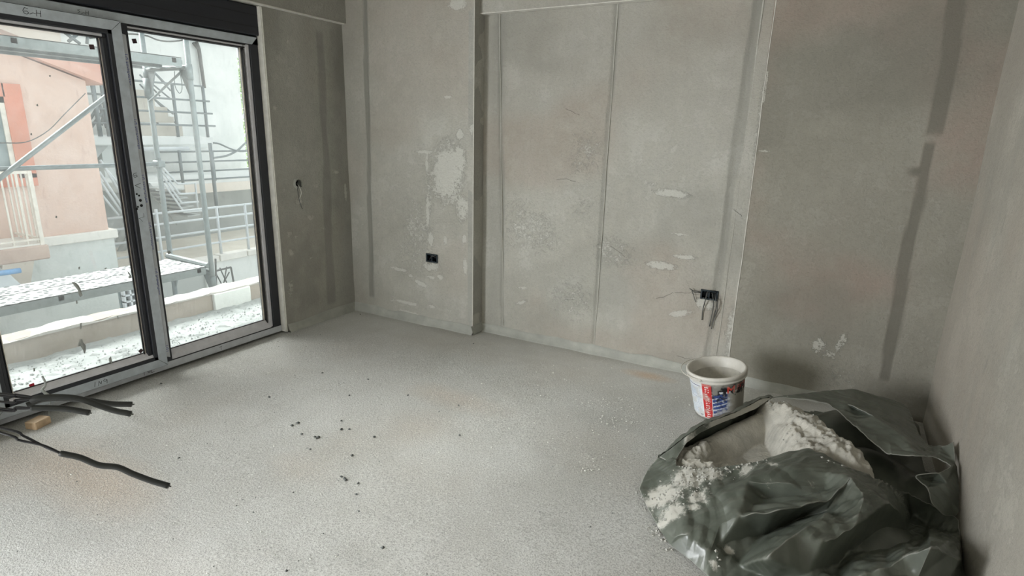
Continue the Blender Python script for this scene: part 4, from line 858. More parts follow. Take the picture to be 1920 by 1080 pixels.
socket('socket_box', ps, .108, .060, 'dark double socket box with dangling wires above the bucket', [
    (wpt([(1330, 550, -.03), (1326, 549, .03), (1322, 565, .03), (1318, 580, .012), (1316, 600, .008)], YB), .0032, 'grey_wire'),
    (wpt([(1334, 550, -.03), (1336, 552, .04), (1338, 570, .03), (1336, 585, .014), (1330, 612, .008)], YB), .003, 'grey_wire'),
    (wpt([(1340, 552, -.03), (1341, 556, .04), (1343, 575, .03), (1340, 590, .014), (1334, 617, .008)], YB), .003, 'grey_wire'),
    (wpt([(1344, 556, -.03), (1345, 565, .03), (1345, 580, .03), (1338, 600, .012)], YB), .0026, 'grey_wire'),
    (wpt([(1318, 552, -.02), (1310, 547, .015), (1300, 545, .02), (1293, 541, .03)], YB), .003, 'grey_wire'),
    (wpt([(1312, 549, .0), (1302, 548, .02), (1297, 545, .02), (1300, 552, .02), (1304, 566, .01)], YB), .0022, 'grey_wire'),
    (wpt([(1320, 546, .0), (1330, 545, .03), (1342, 549, .02)], YB), .004, 'socket')])
jb = thing('junction_box', (ph[0], ph[1], ph[2] - .03), 'round black junction hole with a white wire beside the window', 'junction box')
obj('box_cup', join(*[(np.array([(XW - z_ + .0, ph[1] + r_ * math.cos(k / 20 * 6.2832), ph[2] + r_ * math.sin(k / 20 * 6.2832)) for z_, r_ in ((0, .033), (.045, .033), (.045, .0001)) for k in range(20)]), [(i * 20 + k, i * 20 + (k + 1) % 20, (i + 1) * 20 + (k + 1) % 20, (i + 1) * 20 + k) for i in range(2) for k in range(20)])]), M['void'], jb, True)
V = []; nn_ = 28
for k in range(nn_):
    a = k / nn_ * 6.2832; r1_ = .0285; r2_ = .046 + .014 * float(vn(k * .7, 3))
    V += [(XW + .0045, ph[1] + r1_ * math.cos(a), ph[2] + r1_ * math.sin(a)), (XW + .0045, ph[1] + r2_ * .8 * math.cos(a), ph[2] + r2_ * .8 * math.sin(a)), (XW - .004, ph[1] + r2_ * math.cos(a), ph[2] + r2_ * math.sin(a)), (XW - .03, ph[1] + r1_ * math.cos(a), ph[2] + r1_ * math.sin(a))]
obj('plaster_collar', (V, [(4 * k + b0, 4 * k + b1, 4 * ((k + 1) % nn_) + b1, 4 * ((k + 1) % nn_) + b0) for k in range(nn_) for b0, b1 in ((0, 1), (1, 2), (0, 3))]), M['cove'], jb, True)
def jw(lst): return [tuple(at(px, py, 0, XW + d)) for px, py, d in lst]
obj('wire', tube(spline(jw([(557, 344, -.03), (562, 352, .015), (565, 362, .02), (562, 372, .015), (563, 380, .012)]), 5), .0035, 6), M['white_wire'], jb, True, label='white wire')
obj('wire', tube(spline(jw([(559, 342, -.03), (558, 355, .012), (560, 368, .015), (563, 382, .012), (567, 392, .01)]), 5), .0026, 6), M['grey_wire'], jb, True)
obj('wire', tube(spline(jw([(556, 340, -.03), (560, 345, .01), (565, 350, .01), (562, 342, -.02)]), 5), .003, 6), M['grey_wire'], jb, True)

# ------------------------------------------------------------------ cables hanging into view from a column beside the camera
obj('wall_front_column', box(-1.56, -1.36, .04, .26, 0, ZC), M['wall'], kind='structure').name = 'trim_12'
def cable(name, sheath, wires, label, rs=.0046, rw=.0019):
    t = thing(name, atd(*sheath[0]), label, 'cable', 'cut cables hanging from the near column')
    P_ = [atd(*p) for p in sheath]
    obj('sheath', tube(spline(P_, 6), rs, 12), M['cable'], t, True)
    for w_ in wires:
        pts = [atd(*p) for p in w_]; pts[0] = np.array([-1.362, .215 + .05 * rnd.random(), pts[0][2]]) if True else pts[0]
        obj('wire', tube(spline(pts, 6), rw, 8), M['wire'], t, True)
    e = P_[-1]; d = (P_[-1] - P_[-2]); d /= np.linalg.norm(d); obj('copper_end', tube([e, e + d * .004], .0012, 6), M['grey_wire'], t)
    return t
cable('cut_cable', [(113, 850, 1.17), (150, 858, 1.16), (185, 872, 1.15), (220, 876, 1.14), (250, 889, 1.13), (285, 902, 1.12), (316, 911, 1.11)],
      [[(-90, 770, 1.3), (0, 802, 1.22), (45, 818, 1.2), (85, 838, 1.18), (116, 851, 1.17)], [(-90, 775, 1.3), (0, 811, 1.21), (35, 825, 1.2), (80, 835, 1.18), (114, 850, 1.17)]], 'lowest and longest of the cut black cables entering at the left')
cable('cut_cable', [(60, 751, 1.2), (75, 746, 1.19), (110, 744, 1.18), (150, 748, 1.17), (190, 762, 1.16), (215, 770, 1.15), (245, 776, 1.14)],
      [[(-90, 735, 1.3), (0, 738, 1.24), (30, 740, 1.22), (70, 746, 1.2)], [(-90, 750, 1.3), (0, 753, 1.24), (30, 750, 1.22), (66, 748, 1.2)]], 'arched cut black cable drooping in front of the window sill')
cable('cut_cable', [(50, 760, 1.25), (80, 749, 1.25), (120, 747, 1.24), (160, 750, 1.23), (205, 757, 1.22), (247, 758, 1.21)],
      [[(-90, 740, 1.32), (0, 742, 1.27), (30, 744, 1.26), (75, 750, 1.25)]], 'straight cut black cable ending above the arched cable tip', .0048)
cable('cut_cable', [(60, 765, 1.2), (85, 765, 1.19), (115, 766, 1.18), (140, 769, 1.17), (167, 774, 1.16)],
      [[(-90, 762, 1.3), (0, 766, 1.24), (30, 767, 1.22), (64, 765, 1.2)], [(-90, 764, 1.3), (0, 770, 1.24), (30, 764, 1.22), (64, 766, 1.2)]], 'short cut black cable just above the wooden block')

# ------------------------------------------------------------------ small things on the floor
wb = at(76, 800, 2, .0); zz = .035
ca, sa = math.cos(.35), math.sin(.35); bv, bf = bbox(-.035, .035, -.045, .045, -.002, .04, .004); bv = np.stack([bv[:, 0] * ca - bv[:, 1] * sa, bv[:, 0] * sa + bv[:, 1] * ca, bv[:, 2]], 1) + np.array([wb[0] - .02, wb[1], 0])
obj('wood_block', (bv, bf), M['wood'], None, label='small raw wooden offcut block lying beneath the cut cables', cat='wood block')
obj('plinth_block', bbox(-3.74, -3.585, .75, 1.068, -.005, .20, .012), M['wall'], None, label='low grey plastered block at the left end of the window', cat='block')
FLP = lambda px, py: tuple(at(px, py, 2, .0)[:2])
dk = [(655, 742), (640, 806), (597, 821), (590, 820), (594, 823), (640, 895), (646, 898), (648, 901), (672, 907), (668, 928), (765, 742), (559, 794), (566, 815), (548, 799), (505, 745), (655, 806), (860, 761), (862, 817), (302, 720), (676, 590), (718, 1028), (537, 1072), (660, 855), (702, 820), (582, 843), (888, 645), (1310, 690), (690, 712), (605, 700), (335, 860), (640, 790)]
for k, (px, py) in enumerate(dk):
    x_, y_ = FLP(px, py)
    if y_ > YB - .02: continue
    if px < 400: lb, gr_ = 'dark crumb lying alone on the pale screed close to the window', 'crumbs by the window'
    elif 630 < px < 690 and 880 < py < 940: lb, gr_ = 'dark grey crumb in the small cluster in the near middle of the floor', 'near middle crumbs'
    elif 540 < px < 660 and 780 < py < 850: lb, gr_ = 'dark grey crumb in the loose cluster in the middle of the floor', 'middle crumbs'
    elif py > 1000: lb, gr_ = 'dark crumb on the floor nearest the camera', 'nearest crumbs'
    elif py < 770: lb, gr_ = 'dark crumb on the far smoother part of the screed floor', 'far crumbs'
    else: lb, gr_ = 'single dark crumb right of the crumb clusters on the open floor', 'open floor crumbs'
    o = crumbs('mortar_crumb', [(x_, y_)], .006 + .003 * rnd.random(), .013, M['dark_crumb'], .001, kind=None, label=lb, cat='crumb', group=gr_)
pts = [FLP(rnd.uniform(380, 760), rnd.uniform(680, 960)) for _ in range(90)] + [FLP(rnd.uniform(0, 1250), rnd.uniform(700, 1080)) for _ in range(110)] + [FLP(540 + rnd.gauss(0, 60), 640 + rnd.gauss(0, 12)) for _ in range(60)]
crumbs('dark_grit', [p for p in pts if p[1] < 3.7 and p[0] > XF + .02], .0015, .005, M['dark_crumb'], .001, label='fine dark grit scattered across the pale screed floor', cat='grit')
pts = [FLP(rnd.uniform(850, 1330), rnd.uniform(690, 860)) for _ in range(150)] + [FLP(rnd.gauss(1120, 35), rnd.gauss(758, 8)) for _ in range(70)] + [FLP(rnd.gauss(1160, 25), rnd.gauss(788, 6)) for _ in range(60)] + [FLP(rnd.uniform(0, 1200), rnd.uniform(650, 1080)) for _ in range(160)] + [FLP(rnd.gauss(1105, 12), rnd.gauss(875, 8)) for _ in range(40)]
crumbs('plaster_grit', [p for p in pts if p[1] < 3.85 and p[0] > XF + .02], .0015, .006, M['pale_crumb'], .001, label='white plaster grit sprinkled over the floor towards the bucket', cat='grit')
pts = []
for _ in range(420):
    t = rnd.random(); pts.append(FLP(1200 + 62 * t + rnd.gauss(0, 9), 930 + 90 * t + rnd.gauss(0, 14)))
crumbs('plaster_crumbs', pts, .0015, .007, M['clump'], .001, label='grey white plaster crumbs spilt beside the left edge of the plastic sack', cat='crumbs')

# ------------------------------------------------------------------ bucket
BC = np.array([-.425, 3.385, .018]); RB, RT, BH = .135, .160, .275
TA = math.radians(9); td = np.array([-.87, -.49, 0]); td /= np.linalg.norm(td)
def btilt(v):
    v = np.asarray(v, float); k = np.cross([0, 0, 1], td); c_, s_ = math.cos(TA), math.sin(TA); piv = td * RB * .6
    w = v - piv; w = w * c_ + np.cross(k, w) * s_ + np.outer(w @ k, k) * (1 - c_); return w + piv + BC
bk = thing('bucket', BC, 'white plastic pail with worn blue, red and black label standing by the back wall', 'bucket')
def bobj(name, vf, mat, par=bk, smooth=True, label=None): return obj(name, (btilt(vf[0]), vf[1]), mat, par, smooth, label=label)
R_ = lambda z: RB + (RT - RB) * z / BH
bobj('body', lathe([(.0001, .004), (RB - .012, .002), (RB - .003, 0), (RB, .006), (R_(.1), .1), (R_(.2), .2), (R_(BH - .03), BH - .03), (RT, BH - .005), (RT - .003, BH), (RT - .006, BH - .005), (R_(.14) - .006, .14), (R_(.135) - .01, .135), (.0001, .13)], 72), M['bucket'])
bobj('rim', lathe([(RT - .006, BH - .004), (RT - .003, BH + .004), (RT + .006, BH + .005), (RT + .011, BH + .001), (RT + .012, BH - .016), (RT + .008, BH - .019), (RT + .006, BH - .006), (RT + .002, BH - .008), (RT + .001, BH - .028), (RT + .008, BH - .030), (RT + .009, BH - .034), (RT, BH - .036)], 72), M['bucket'])
AF = math.atan2(-BC[1], -BC[0])                     # towards the doorway
# bail handle folded out on the left
hp = []
for k in range(25):
    t = k / 24; a = AF - math.radians(150) + math.radians(190) * 0 + math.radians(0)
    ang = AF - math.radians(28) - math.radians(150) * t; ex = math.sin(math.pi * t); hp.append(((RT + .012 + .030 * ex) * math.cos(ang), (RT + .012 + .030 * ex) * math.sin(ang), BH - .012 + .006 * ex))
bobj('handle', tube(hp, .0028, 8), M['bucket'])
for a in (AF - math.radians(28), AF - math.radians(178)): bobj('handle_ear', tube([((RT) * math.cos(a), RT * math.sin(a), BH - .014), ((RT + .016) * math.cos(a), (RT + .016) * math.sin(a), BH - .014)], .009, 12), M['bucket'])
# printed label: its own sheet on the cone, the print kept as colours of the sheet
nu, nv = 300, 170; U, V_ = np.meshgrid(np.linspace(-88, 88, nu), np.linspace(0, 1, nv))
z_ = .012 + V_ * (BH - .012 - .042); rr = RB + (RT - RB) * z_ / BH + .0008; an = AF + np.radians(U)
lv = np.stack([rr * np.cos(an), rr * np.sin(an), z_], -1).reshape(-1, 3); idx = np.arange(nu * nv).reshape(nv, nu)
lf = np.stack([idx[:-1, :-1], idx[:-1, 1:], idx[1:, 1:], idx[1:, :-1]], -1).reshape(-1, 4)
col = np.zeros((nv, nu, 3)); col[:] = lin((218, 222, 226))
def paint(mask, c): 
    global col; m_ = np.clip(mask, 0, 1)[..., None]; col = col * (1 - m_) + np.array(lin(c)) * m_
wn = fbm(U * .12, V_ * 12, 5)
lines = ((V_ * 46) % 1 > .45) & (vn(U * .9, np.floor(V_ * 46) * 7.7) > .42)
pan = (U < -33) & (U > -82)
paint((pan & lines & (V_ < .86)) * 1., (176, 188, 204)); paint(((pan & (abs(V_ - .9) < .012) & (U > -75)) * .9), (40, 52, 110)); paint((pan & (V_ > .60) & (V_ < .82) & (U < -42)) * .35, (150, 166, 190)); paint((pan & (abs(V_ - .56) < .006)) * .8, (90, 100, 140)); paint((pan & (abs(V_ - .05) < .02) & (U > -42)) * .9, (60, 70, 110))
rs = (U > -29 + 3 * V_ * 0) & (U < -8); paint(rs * 1., (196, 52, 52))
let = rs & (abs(U + 18.5) < 4.5) & (((V_ * 15) % 1 > .3) & ((V_ * 15) % 1 < .82)) & (vn(U * .55, V_ * 40) > .4) & (V_ < .95); paint(let * .9, (236, 226, 224))
bl = (U > -7) & (V_ < .74); fade = np.clip((34 + 14 * (V_ - .4) - U) / 16 + (wn - .5) * 3, 0, 1)
paint(bl * fade, (56, 78, 138)); stv = (V_ - (U + 7) * .0035) * 9
paint(bl * fade * ((stv % 1) < .35) * (V_ < .62) * .85, (214, 220, 230)); paint(bl * fade * (vn(U * .3, V_ * 30) > .62) * .6, (40, 44, 70))
paint((U > 24) * (V_ < .78) * np.clip((U - 22) / 14 + (wn - .5) * 2, 0, 1), (172, 168, 158))
blk = (U > -8) & (V_ > .70 + .08 * (wn - .5) * 4 * (U > -2)); wear = sstep(.36, .44, fbm(U * .16 + 40, V_ * 9, 5) + .25 * (V_ > .8))
paint(blk * np.clip(wear + .0, 0, 1) * 1., (28, 28, 34)); paint(((U > -8) & (U < 22) & (V_ < .74) & (V_ > .5)) * 1. * sstep(.5, .58, fbm(U * .2, V_ * 14, 5)) * .9, (34, 36, 48))
def seg(a, b, w, c, wearv=.35):
    ax, ay = a; bx_, by_ = b; sx_ = .011; px_ = (U - ax) * sx_; py_ = V_ - ay; dx = (bx_ - ax) * sx_; dy = by_ - ay; t = np.clip((px_ * dx + py_ * dy) / (dx * dx + dy * dy), 0, 1)
    paint((np.hypot(px_ - t * dx, py_ - t * dy) < w) * (fbm(U * .3, V_ * 25, 4) > wearv), c)
rd = (226, 74, 58)
for a, b in (((26, .76), (26, .93)), ((26, .93), (33, .83)), ((33, .83), (40, .93)), ((40, .93), (40, .76))): seg(a, b, .018, rd, .2)
for a, b in (((47, .93), (60, .93)), ((50, .93), (48, .80)), ((48, .80), (54, .8)), ((62, .93), (80, .93)), ((58, .9), (60, .80)), ((70, .93), (70, .78)), ((78, .92), (80, .8)), ((48, .86), (56, .86))): seg(a, b, .014, rd, .45)
dust = sstep(.52, .62, fbm(U * .05 + 9, V_ * 5, 5)); paint(dust * .45, (190, 187, 178)); paint(sstep(.9, 1., V_ + (wn - .5) * .2) * .5, (190, 186, 176))
lo = bobj('label', (lv, lf.tolist()), None, bk, True, 'worn printed label with red strip and blue streaks')
q = NT('printed_label'); va = q.n('ShaderNodeVertexColor', layer_name='print'); q.base(va.outputs[0]); q.b.inputs['Roughness'].default_value = .45; lo.data.materials.append(q.m)
setcol(lo, col.reshape(-1, 3), 'print')
bobj('dried_plaster', lathe([(.0001, .135), (.06, .138), (.11, .133), (.138, .150), (R_(.2) - .008, .2), (R_(.215) - .007, .215)], 40), M['powder'], bk, True)

# ------------------------------------------------------------------ plastic sack and plaster
YLIM = YB - .03
def w3(p):
    q_ = at(p[0], p[1], 2, p[2]); return np.array([min(q_[0], XR - .008), min(q_[1], YLIM), p[2]])
def sheet(name, P, ridges, par, level=4, amp=.010, dustf=None, label=None, crease=1.0, seed=0, thick=.004):
    keys = list(P); X3 = [w3(P[k]) for k in keys]; ix = {k: i for i, k in enumerate(keys)}; outl = [ix[k] for k in keys if k.startswith('o')]
    ed = [(outl[i], outl[(i + 1) % len(outl)]) for i in range(len(outl))]; rg = []
    for r in ridges:
        for a, b in zip(r[:-1], r[1:]): rg.append((ix[a], ix[b]))
    fl_ = [(P[k][0], -P[k][1]) for k in keys]; r_ = delaunay_2d_cdt([Vector(v) for v in fl_], ed + rg, [outl], 2, 1e-4)
    nvx, nedges, nf, ov, oe, of = r_
    Vv = []
    Z3 = np.array(X3)
    for i, v in enumerate(nvx):
        if ov[i]: Vv.append(tuple(X3[ov[i][0]]))
        else:
            F_ = np.array(fl_); d = np.hypot(F_[:, 0] - v.x, F_[:, 1] - v.y); w = 1 / (d + 1e-2) ** 3; Vv.append(tuple(w3((v.x, -v.y, float((w * Z3[:, 2]).sum() / w.sum())))))
    me = bpy.data.meshes.new('tmp'); me.from_pydata(Vv, [], [tuple(f_) for f_ in nf]); me.update()
    rset = set(); inv = {}
    for i, o__ in enumerate(ov):
        for k in o__: inv[k] = i
    for a, b in rg: rset.add(frozenset((inv[a], inv[b])))
    at_ = me.attributes.new('crease_edge', 'FLOAT', 'EDGE')
    for e in me.edges:
        if frozenset(e.vertices) in rset: at_.data[e.index].value = crease
    o = bpy.data.objects.new('tmp', me); C.objects.link(o); m0 = o.modifiers.new('p', 'SUBSURF'); m0.subdivision_type = 'SIMPLE'; m0.levels = 2; md = o.modifiers.new('s', 'SUBSURF'); md.levels = level - 1; md.render_levels = level - 1; md.boundary_smooth = 'PRESERVE_CORNERS'
    dg = bpy.context.evaluated_depsgraph_get(); em = o.evaluated_get(dg).to_mesh()
    n = len(em.vertices); co = np.empty(n * 3); em.vertices.foreach_get('co', co); co = co.reshape(-1, 3); fc = [tuple(p.vertices) for p in em.polygons]
    o.evaluated_get(dg).to_mesh_clear(); bpy.data.objects.remove(o)
    x, y = co[:, 0], co[:, 1]
    kx, ky = w3((1660, 915, .16))[:2]; th = np.arctan2(y - ky, x - kx); rad = np.hypot(x - kx, y - ky)
    r3 = 1 - abs(2 * vn(th * 6 + 2.5 * fbm(x * 3, y * 3) + 40, rad * 2.5) - 1)
    dz = amp * (crumple(x, y, seed) * 1.3 + (r3 ** 3 - .3) * .9 * np.exp(-rad / .40))
    co[:, 2] += dz * np.clip(co[:, 2] / .05, .25, 1); co[:, 2] = np.maximum(co[:, 2], .006); co[:, 0] = np.minimum(co[:, 0], XR - .01); co[:, 1] = np.minimum(co[:, 1], YLIM)
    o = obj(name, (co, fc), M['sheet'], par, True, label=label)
    mk = np.zeros((n, 3)); 
    if dustf is not None: mk[:, 0] = dustf(co)
    setcol(o, mk); md = o.modifiers.new('t', 'SOLIDIFY'); md.thickness = thick; md.offset = -1
    return o
def crumple(x, y, seed):
    """sum of folded planes: flat facets that meet in sharp creases"""
    g = np.random.RandomState(seed + 20); s_ = 0
    for k in range(2, 10):
        a = g.rand() * math.pi; fq_ = 2.2 * 1.38 ** k; w = .22 * fbm(x * 2.5 + 7 * k + seed, y * 2.5 + 3 * k, 2) + .03 * fbm(x * 12 + k, y * 12, 2)
        t = (x * math.cos(a) + y * math.sin(a) + w) * fq_ + g.rand() * 9; tri = abs((t % 1) - .5) * 2
        tri = np.minimum(tri, .5 + .5 * g.rand()); msk_ = sstep(.38, .62, fbm(x * 3 + 11 * k + seed, y * 3 + 5 * k, 2)) if k > 1 else 1
        s_ = s_ + (tri - .4) * 3.2 / 1.30 ** k * msk_ / 1.6
    return s_
def dust_at(lst):
    cs = [(w3((a, b, c)), ru, s) for a, b, c, ru, s in lst]
    def f(co):
        m_ = np.zeros(len(co))
        for c_, ru, s in cs: m_ = np.maximum(m_, s * np.clip(1.2 - np.hypot(co[:, 0] - c_[0], co[:, 1] - c_[1]) / ru, 0, 1))
        return m_
    return f
sack = thing('plastic_sack', (.05, 2.6, 0), 'crumpled dark green plastic sack slumped in the right corner with plaster in its folds', 'sack')
front = dict(
    o1=(1197, 916, .03), o2=(1214, 880, .05), o3=(1240, 852, .08), o4=(1266, 856, .11), o5=(1268, 872, .12), o6=(1300, 880, .145), o7=(1340, 876, .165), o8=(1385, 872, .19), o9=(1425, 864, .22), o10=(1465, 850, .25),
    o11=(1510, 841, .27), o12=(1545, 850, .275), o13=(1580, 872, .255), o14=(1620, 888, .25), o15=(1655, 905, .215), o16=(1700, 925, .12), o17=(1760, 955, .10), o18=(1800, 975, .10), o19=(1806, 1010, .07), o20=(1830, 1060, .03), o21=(1860, 1130, .01),
    o22=(1760, 1230, .03), o23=(1600, 1240, .03), o24=(1450, 1200, .02), o25=(1385, 1130, .02), o26=(1330, 1082, .02), o27=(1292, 1048, .02), o28=(1256, 1022, .02), o29=(1225, 972, .02),
    a1=(1290, 915, .12), a2=(1262, 955, .07), a3=(1318, 960, .125), a4=(1290, 1004, .095), a5=(1262, 1008, .06), b1=(1340, 925, .15), b2=(1390, 895, .17), b3=(1400, 902, .215), b4=(1480, 908, .235), b5=(1550, 914, .225), b6=(1450, 880, .245),
    b7=(1500, 872, .27), b8=(1550, 885, .262), c1=(1387, 970, .18), c2=(1463, 958, .22), c3=(1557, 937, .235), c4=(1594, 898, .30), c5=(1430, 935, .15), c6=(1520, 928, .205), d1=(1350, 1020, .08), d2=(1430, 1005, .075), d3=(1500, 972, .10), d4=(1550, 958, .18),
    e1=(1492, 1000, .225), e2=(1436, 1046, .20), e3=(1540, 975, .235), e4=(1450, 1085, .05), f1=(1620, 930, .27), f2=(1605, 985, .235), f3=(1545, 1020, .21), f4=(1520, 1075, .10), f5=(1660, 945, .24), f6=(1690, 962, .15), f7=(1640, 1002, .09), f8=(1600, 1030, .08),
    g1=(1710, 965, .025), g2=(1740, 985, .02), g3=(1700, 1000, .03), g4=(1660, 1030, .05), g5=(1745, 1027, .28), g6=(1695, 1044, .20), g7=(1660, 1068, .17), g8=(1775, 1040, .19), g9=(1800, 1056, .15), g10=(1720, 1085, .15), g11=(1780, 1090, .10), g12=(1600, 1085, .15), g13=(1570, 1060, .05), g14=(1735, 1008, .03), h1=(1580, 1130, .13), h2=(1500, 1130, .10), h3=(1690, 1140, .12),
    i1=(1350, 985, .125), i2=(1385, 1060, .04), i3=(1330, 1040, .07))
rdg = [['o10', 'o11', 'o12', 'o13', 'o14', 'o15'], ['a4', 'c1', 'c2', 'c3', 'c4'], ['e2', 'e1', 'e3', 'd4', 'c4'], ['b2', 'b3', 'b4', 'b5'], ['c4', 'f5', 'f6'], ['c4', 'f1'], ['f3', 'f2', 'f1'], ['f6', 'f7', 'f8', 'f4'], ['g7', 'g6', 'g5', 'g8', 'g9'], ['g5', 'g10'], ['g12', 'g7'], ['a5', 'a4'], ['d1', 'd2', 'd3', 'd4'], ['c5', 'c6', 'b5'], ['g4', 'g3', 'g1'], ['b1', 'i1', 'i3']]
fdust = dust_at([(1290, 900, .12, .10, .95), (1240, 930, .06, .12, .85), (1262, 960, .08, .09, .75), (1330, 890, .15, .09, .8), (1310, 935, .12, .09, .6), (1400, 878, .2, .07, .6), (1245, 985, .03, .06, .7), (1300, 955, .1, .05, .6), (1440, 905, .22, .05, .42), (1520, 912, .22, .05, .45), (1370, 1005, .13, .035, .75), (1342, 1045, .08, .03, .7), (1450, 868, .25, .05, .5), (1560, 880, .26, .06, .4)])
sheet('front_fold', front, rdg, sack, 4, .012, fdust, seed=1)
backs = dict(o1=(1450, 744, .25), o2=(1480, 758, .245), o3=(1512, 776, .24), o4=(1545, 798, .235), o5=(1580, 822, .23), o6=(1612, 852, .225), o7=(1640, 888, .205), o8=(1662, 912, .17), o9=(1700, 905, .165), o10=(1725, 925, .17), o11=(1748, 945, .165), o12=(1768, 966, .13), o13=(1790, 970, .11), o14=(1802, 960, .13), o15=(1806, 918, .19), o16=(1804, 880, .23),
    o17=(1790, 868, .25), o18=(1787, 829, .31), o19=(1765, 836, .27), o20=(1742, 838, .22), o21=(1722, 812, .22), o22=(1712, 785, .225), o23=(1700, 760, .23), o24=(1650, 742, .26), o25=(1600, 731, .28), o26=(1550, 733, .28), o27=(1500, 739, .27),
    a1=(1505, 748, .275), a2=(1554, 756, .285), a3=(1578, 775, .28), a4=(1604, 800, .275), a5=(1634, 829, .265), a6=(1570, 800, .255), a7=(1540, 775, .26), b1=(1588, 757, .30), b2=(1640, 783, .30), b3=(1700, 822, .29), b4=(1760, 856, .27), c1=(1650, 868, .24), c2=(1665, 852, .255), c3=(1715, 855, .275), c4=(1710, 872, .235), c5=(1675, 885, .22),
    d1=(1695, 897, .20), d2=(1715, 893, .23), d3=(1760, 888, .255), d4=(1785, 876, .26), d5=(1740, 915, .215), d6=(1775, 905, .225), d7=(1748, 900, .20), d8=(1780, 935, .18), e1=(1660, 762, .255), e2=(1690, 795, .25), e3=(1735, 848, .25), e4=(1610, 770, .275))
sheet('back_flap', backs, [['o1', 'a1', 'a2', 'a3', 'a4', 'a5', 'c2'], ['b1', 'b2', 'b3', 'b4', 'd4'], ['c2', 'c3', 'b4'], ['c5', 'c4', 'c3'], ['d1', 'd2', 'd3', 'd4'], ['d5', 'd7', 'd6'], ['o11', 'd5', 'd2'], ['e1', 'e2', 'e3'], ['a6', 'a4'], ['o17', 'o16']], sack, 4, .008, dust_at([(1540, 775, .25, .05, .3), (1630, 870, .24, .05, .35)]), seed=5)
rimw = dict(o1=(1236, 857, .09), o2=(1262, 838, .14), o3=(1290, 816, .20), o4=(1320, 797, .235), o5=(1350, 785, .255), o6=(1380, 774, .26), o7=(1400, 763, .26), o8=(1425, 750, .255), o9=(1450, 745, .25), o10=(1456, 752, .235), o11=(1436, 764, .225), o12=(1412, 777, .21), o13=(1388, 790, .19), o14=(1350, 806, .16), o15=(1318, 830, .12), o16=(1290, 856, .09), o17=(1262, 872, .09),
    a1=(1285, 832, .165), a2=(1315, 811, .20), a3=(1350, 794, .225), a4=(1384, 782, .235), a5=(1412, 769, .24))
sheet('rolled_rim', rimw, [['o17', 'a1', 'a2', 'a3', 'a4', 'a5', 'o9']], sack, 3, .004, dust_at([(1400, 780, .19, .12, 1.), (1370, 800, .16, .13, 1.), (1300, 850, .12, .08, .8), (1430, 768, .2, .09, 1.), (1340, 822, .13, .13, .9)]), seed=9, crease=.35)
rl = spline([w3(rimw['o%d' % k]) for k in range(1, 10)], 6); V = []; Fc = []
for k, p in enumerate(rl):
    for t, dz_ in ((0, 0), (.25, -.02), (.6, -.55), (.85, -.9), (1, -1)):
        wv = min(1, k / 10) * .10 + .05 * float(vn(k * .5, 3)); q_ = p + np.array([-.55, .8, 0]) * wv * t; V.append((min(q_[0], XR - .02), min(q_[1], YLIM), max(.006, p[2] * (1 + dz_) + .012 * float(vn(k * .9, t * 5)))))
for k in range(len(rl) - 1):
    for a in range(4): Fc.append((k * 5 + a, k * 5 + a + 1, k * 5 + 6 + a, k * 5 + 5 + a))
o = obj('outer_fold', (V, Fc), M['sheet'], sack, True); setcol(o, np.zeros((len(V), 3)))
tail = dict(o1=(1308, 800, .015), o2=(1322, 785, .012), o3=(1372, 768, .012), o4=(1400, 752, .04), o5=(1412, 762, .10), o6=(1380, 780, .09), o7=(1340, 800, .05), a1=(1345, 786, .03), a2=(1385, 770, .06))
sheet('tucked_edge', tail, [['o1', 'a1', 'a2', 'o5']], sack, 3, .003, dust_at([(1390, 770, .1, .05, .5)]), seed=12)
# body of the sack under the folds: a low lumpy mound down to the floor
st = .02; xs = np.arange(-.66, XR - .015, st); ys = np.arange(1.35, 3.86, st); X_, Y_ = np.meshgrid(xs, ys)
def bl2(px, py, z, r): p = w3((px, py, z)); return z * np.exp(-(np.hypot(X_ - p[0], Y_ - p[1]) / r) ** 2.5)
Z = np.maximum.reduce([bl2(1400, 850, .08, .24), bl2(1520, 880, .20, .26), bl2(1620, 960, .15, .28), bl2(1480, 985, .11, .22), bl2(1640, 840, .19, .26), bl2(1600, 765, .20, .24), bl2(1740, 1050, .10, .26), bl2(1740, 890, .15, .20), bl2(1560, 1080, .08, .28), bl2(1360, 960, .06, .20), bl2(1490, 1120, .05, .22), bl2(1680, 1130, .08, .26), bl2(1480, 790, .15, .2), bl2(1690, 770, .14, .16)])
Z = Z + (fbm(X_ * 7, Y_ * 7, 3) - .5) * .03 * np.clip(Z / .06, 0, 1); keep = Z > .012
idx = np.arange(X_.size).reshape(X_.shape); fq = np.stack([idx[:-1, :-1], idx[:-1, 1:], idx[1:, 1:], idx[1:, :-1]], -1).reshape(-1, 4); kf = keep.ravel()[fq].all(1); Zf = np.where(keep, Z - .040, .003)
ed_ = keep & ~(np.roll(keep, 1, 0) & np.roll(keep, -1, 0) & np.roll(keep, 1, 1) & np.roll(keep, -1, 1)); Zf = np.where(ed_, .003, Zf)
co = np.stack([X_, Y_, np.maximum(Zf, .003)], -1).reshape(-1, 3); used = np.unique(fq[kf]); mp_ = -np.ones(len(co), int); mp_[used] = np.arange(len(used))
o = obj('under_fold', (co[used], mp_[fq[kf]].tolist()), M['sheet'], sack, True); setcol(o, np.zeros((len(used), 3)))

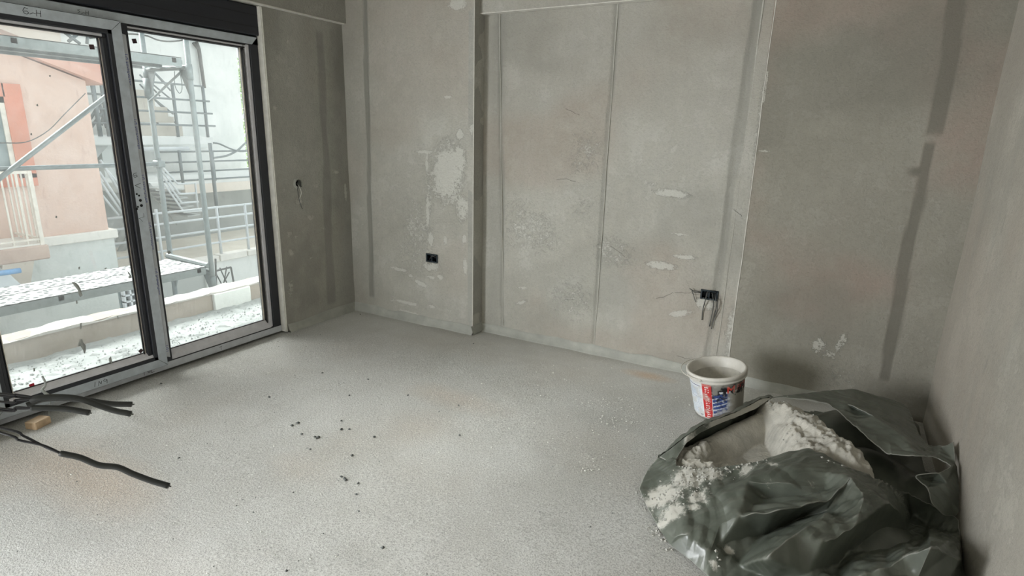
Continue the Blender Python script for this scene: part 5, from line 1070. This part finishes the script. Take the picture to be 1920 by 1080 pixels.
# plaster powder in the mouth of the sack
st = .005; xs = np.arange(-.56, .36, st); ys = np.arange(2.45, 3.42, st); X_, Y_ = np.meshgrid(xs, ys)
def gz(px, py, z, r, pw=2.5): p = w3((px, py, z)); return z * np.exp(-(np.hypot(X_ - p[0], Y_ - p[1]) / r) ** pw)
def gl(pts, r, pw=2.):
    best = np.zeros(X_.shape)
    Q = spline([w3(p) for p in pts], 8)
    for q_ in Q: best = np.maximum(best, q_[2] * np.exp(-(np.hypot(X_ - q_[0], Y_ - q_[1]) / r) ** pw))
    return best
Z = np.maximum.reduce([gl([(1452, 765, .23), (1490, 772, .265), (1530, 800, .275), (1565, 832, .265), (1600, 862, .235)], .115, 4), gl([(1470, 790, .20), (1505, 815, .25), (1530, 845, .25)], .10, 4), gl([(1440, 768, .215), (1445, 780, .19)], .07, 3),
    gl([(1340, 858, .06), (1420, 845, .05), (1470, 845, .09)], .24, 5), gl([(1270, 866, .085), (1300, 848, .105), (1330, 826, .135), (1365, 805, .165), (1400, 788, .19), (1430, 774, .205)], .095, 2.2), gl([(1290, 868, .105), (1330, 872, .115)], .07, 2.5)])
rough = fbm(X_ * 13, Y_ * 13, 6) - .5; rough2 = (1 - abs(2 * fbm(X_ * 24, Y_ * 24, 4) - 1)) ** 2; ps_ = w3((1385, 825, .10)); smooth_ = np.clip(1.25 - np.hypot((X_ - ps_[0]) / .20, (Y_ - ps_[1]) / .20), 0, 1)
Z = Z + (rough * .055 + (rough2 - .4) * .02) * (1 - .85 * sstep(0, .4, smooth_)) * np.clip(Z / .1, 0, 1) + (1 - abs(2 * fbm(X_ * 9, Y_ * 9, 3) - 1)) ** 3 * .018 * (1 - sstep(0, .4, smooth_))
# terrace the steep scarp a little
t_ = Z / .03; Z = np.where(smooth_ < .3, (np.floor(t_) + sstep(.25, .75, t_ - np.floor(t_))) * .03 * .35 + Z * .65, Z)
keep = Z > .035; idx = np.arange(X_.size).reshape(X_.shape); fq = np.stack([idx[:-1, :-1], idx[:-1, 1:], idx[1:, 1:], idx[1:, :-1]], -1).reshape(-1, 4); kf = keep.ravel()[fq].all(1)
co = np.stack([X_, Y_, Z], -1).reshape(-1, 3); used = np.unique(fq[kf]); mp_ = -np.ones(len(co), int); mp_[used] = np.arange(len(used))
obj('plaster_powder', (co[used], mp_[fq[kf]].tolist()), M['powder'], None, True, label='heap of pale plaster powder in the open mouth of the green plastic sack', cat='plaster', kind='stuff')
PW = (xs, ys, Z)
# clumps of plaster spilt over the left folds and along the rim
pts = []
def cl(px, py, z, sx_, sy_, n):
    for _ in range(n): p = w3((px + rnd.gauss(0, sx_), py + rnd.gauss(0, sy_), z)); pts.append(tuple(p))
cl(1300, 875, .14, 18, 8, 150); cl(1250, 930, .07, 22, 14, 130); cl(1290, 915, .12, 24, 14, 130); cl(1345, 884, .165, 22, 7, 80); cl(1240, 965, .045, 10, 16, 50); cl(1400, 875, .2, 26, 4, 40); cl(1345, 1035, .085, 4, 10, 14); cl(1570, 870, .265, 22, 6, 10); cl(1450, 760, .24, 20, 5, 50); cl(1500, 800, .27, 30, 16, 60)
bv_ = bpy.context.evaluated_depsgraph_get(); bv_.update()
pp = []
for p in pts:
    hit, loc_, *_r = scene.ray_cast(bv_, Vector((p[0], p[1], 1.0)), Vector((0, 0, -1)), distance=1.2)
    if hit and loc_.z < .4: pp.append((p[0], p[1], loc_.z - .001))
crumbs('plaster_clumps', pp, .0015, .009, M['clump'], label='pale plaster clumps lying over the left folds of the plastic sack', cat='plaster')
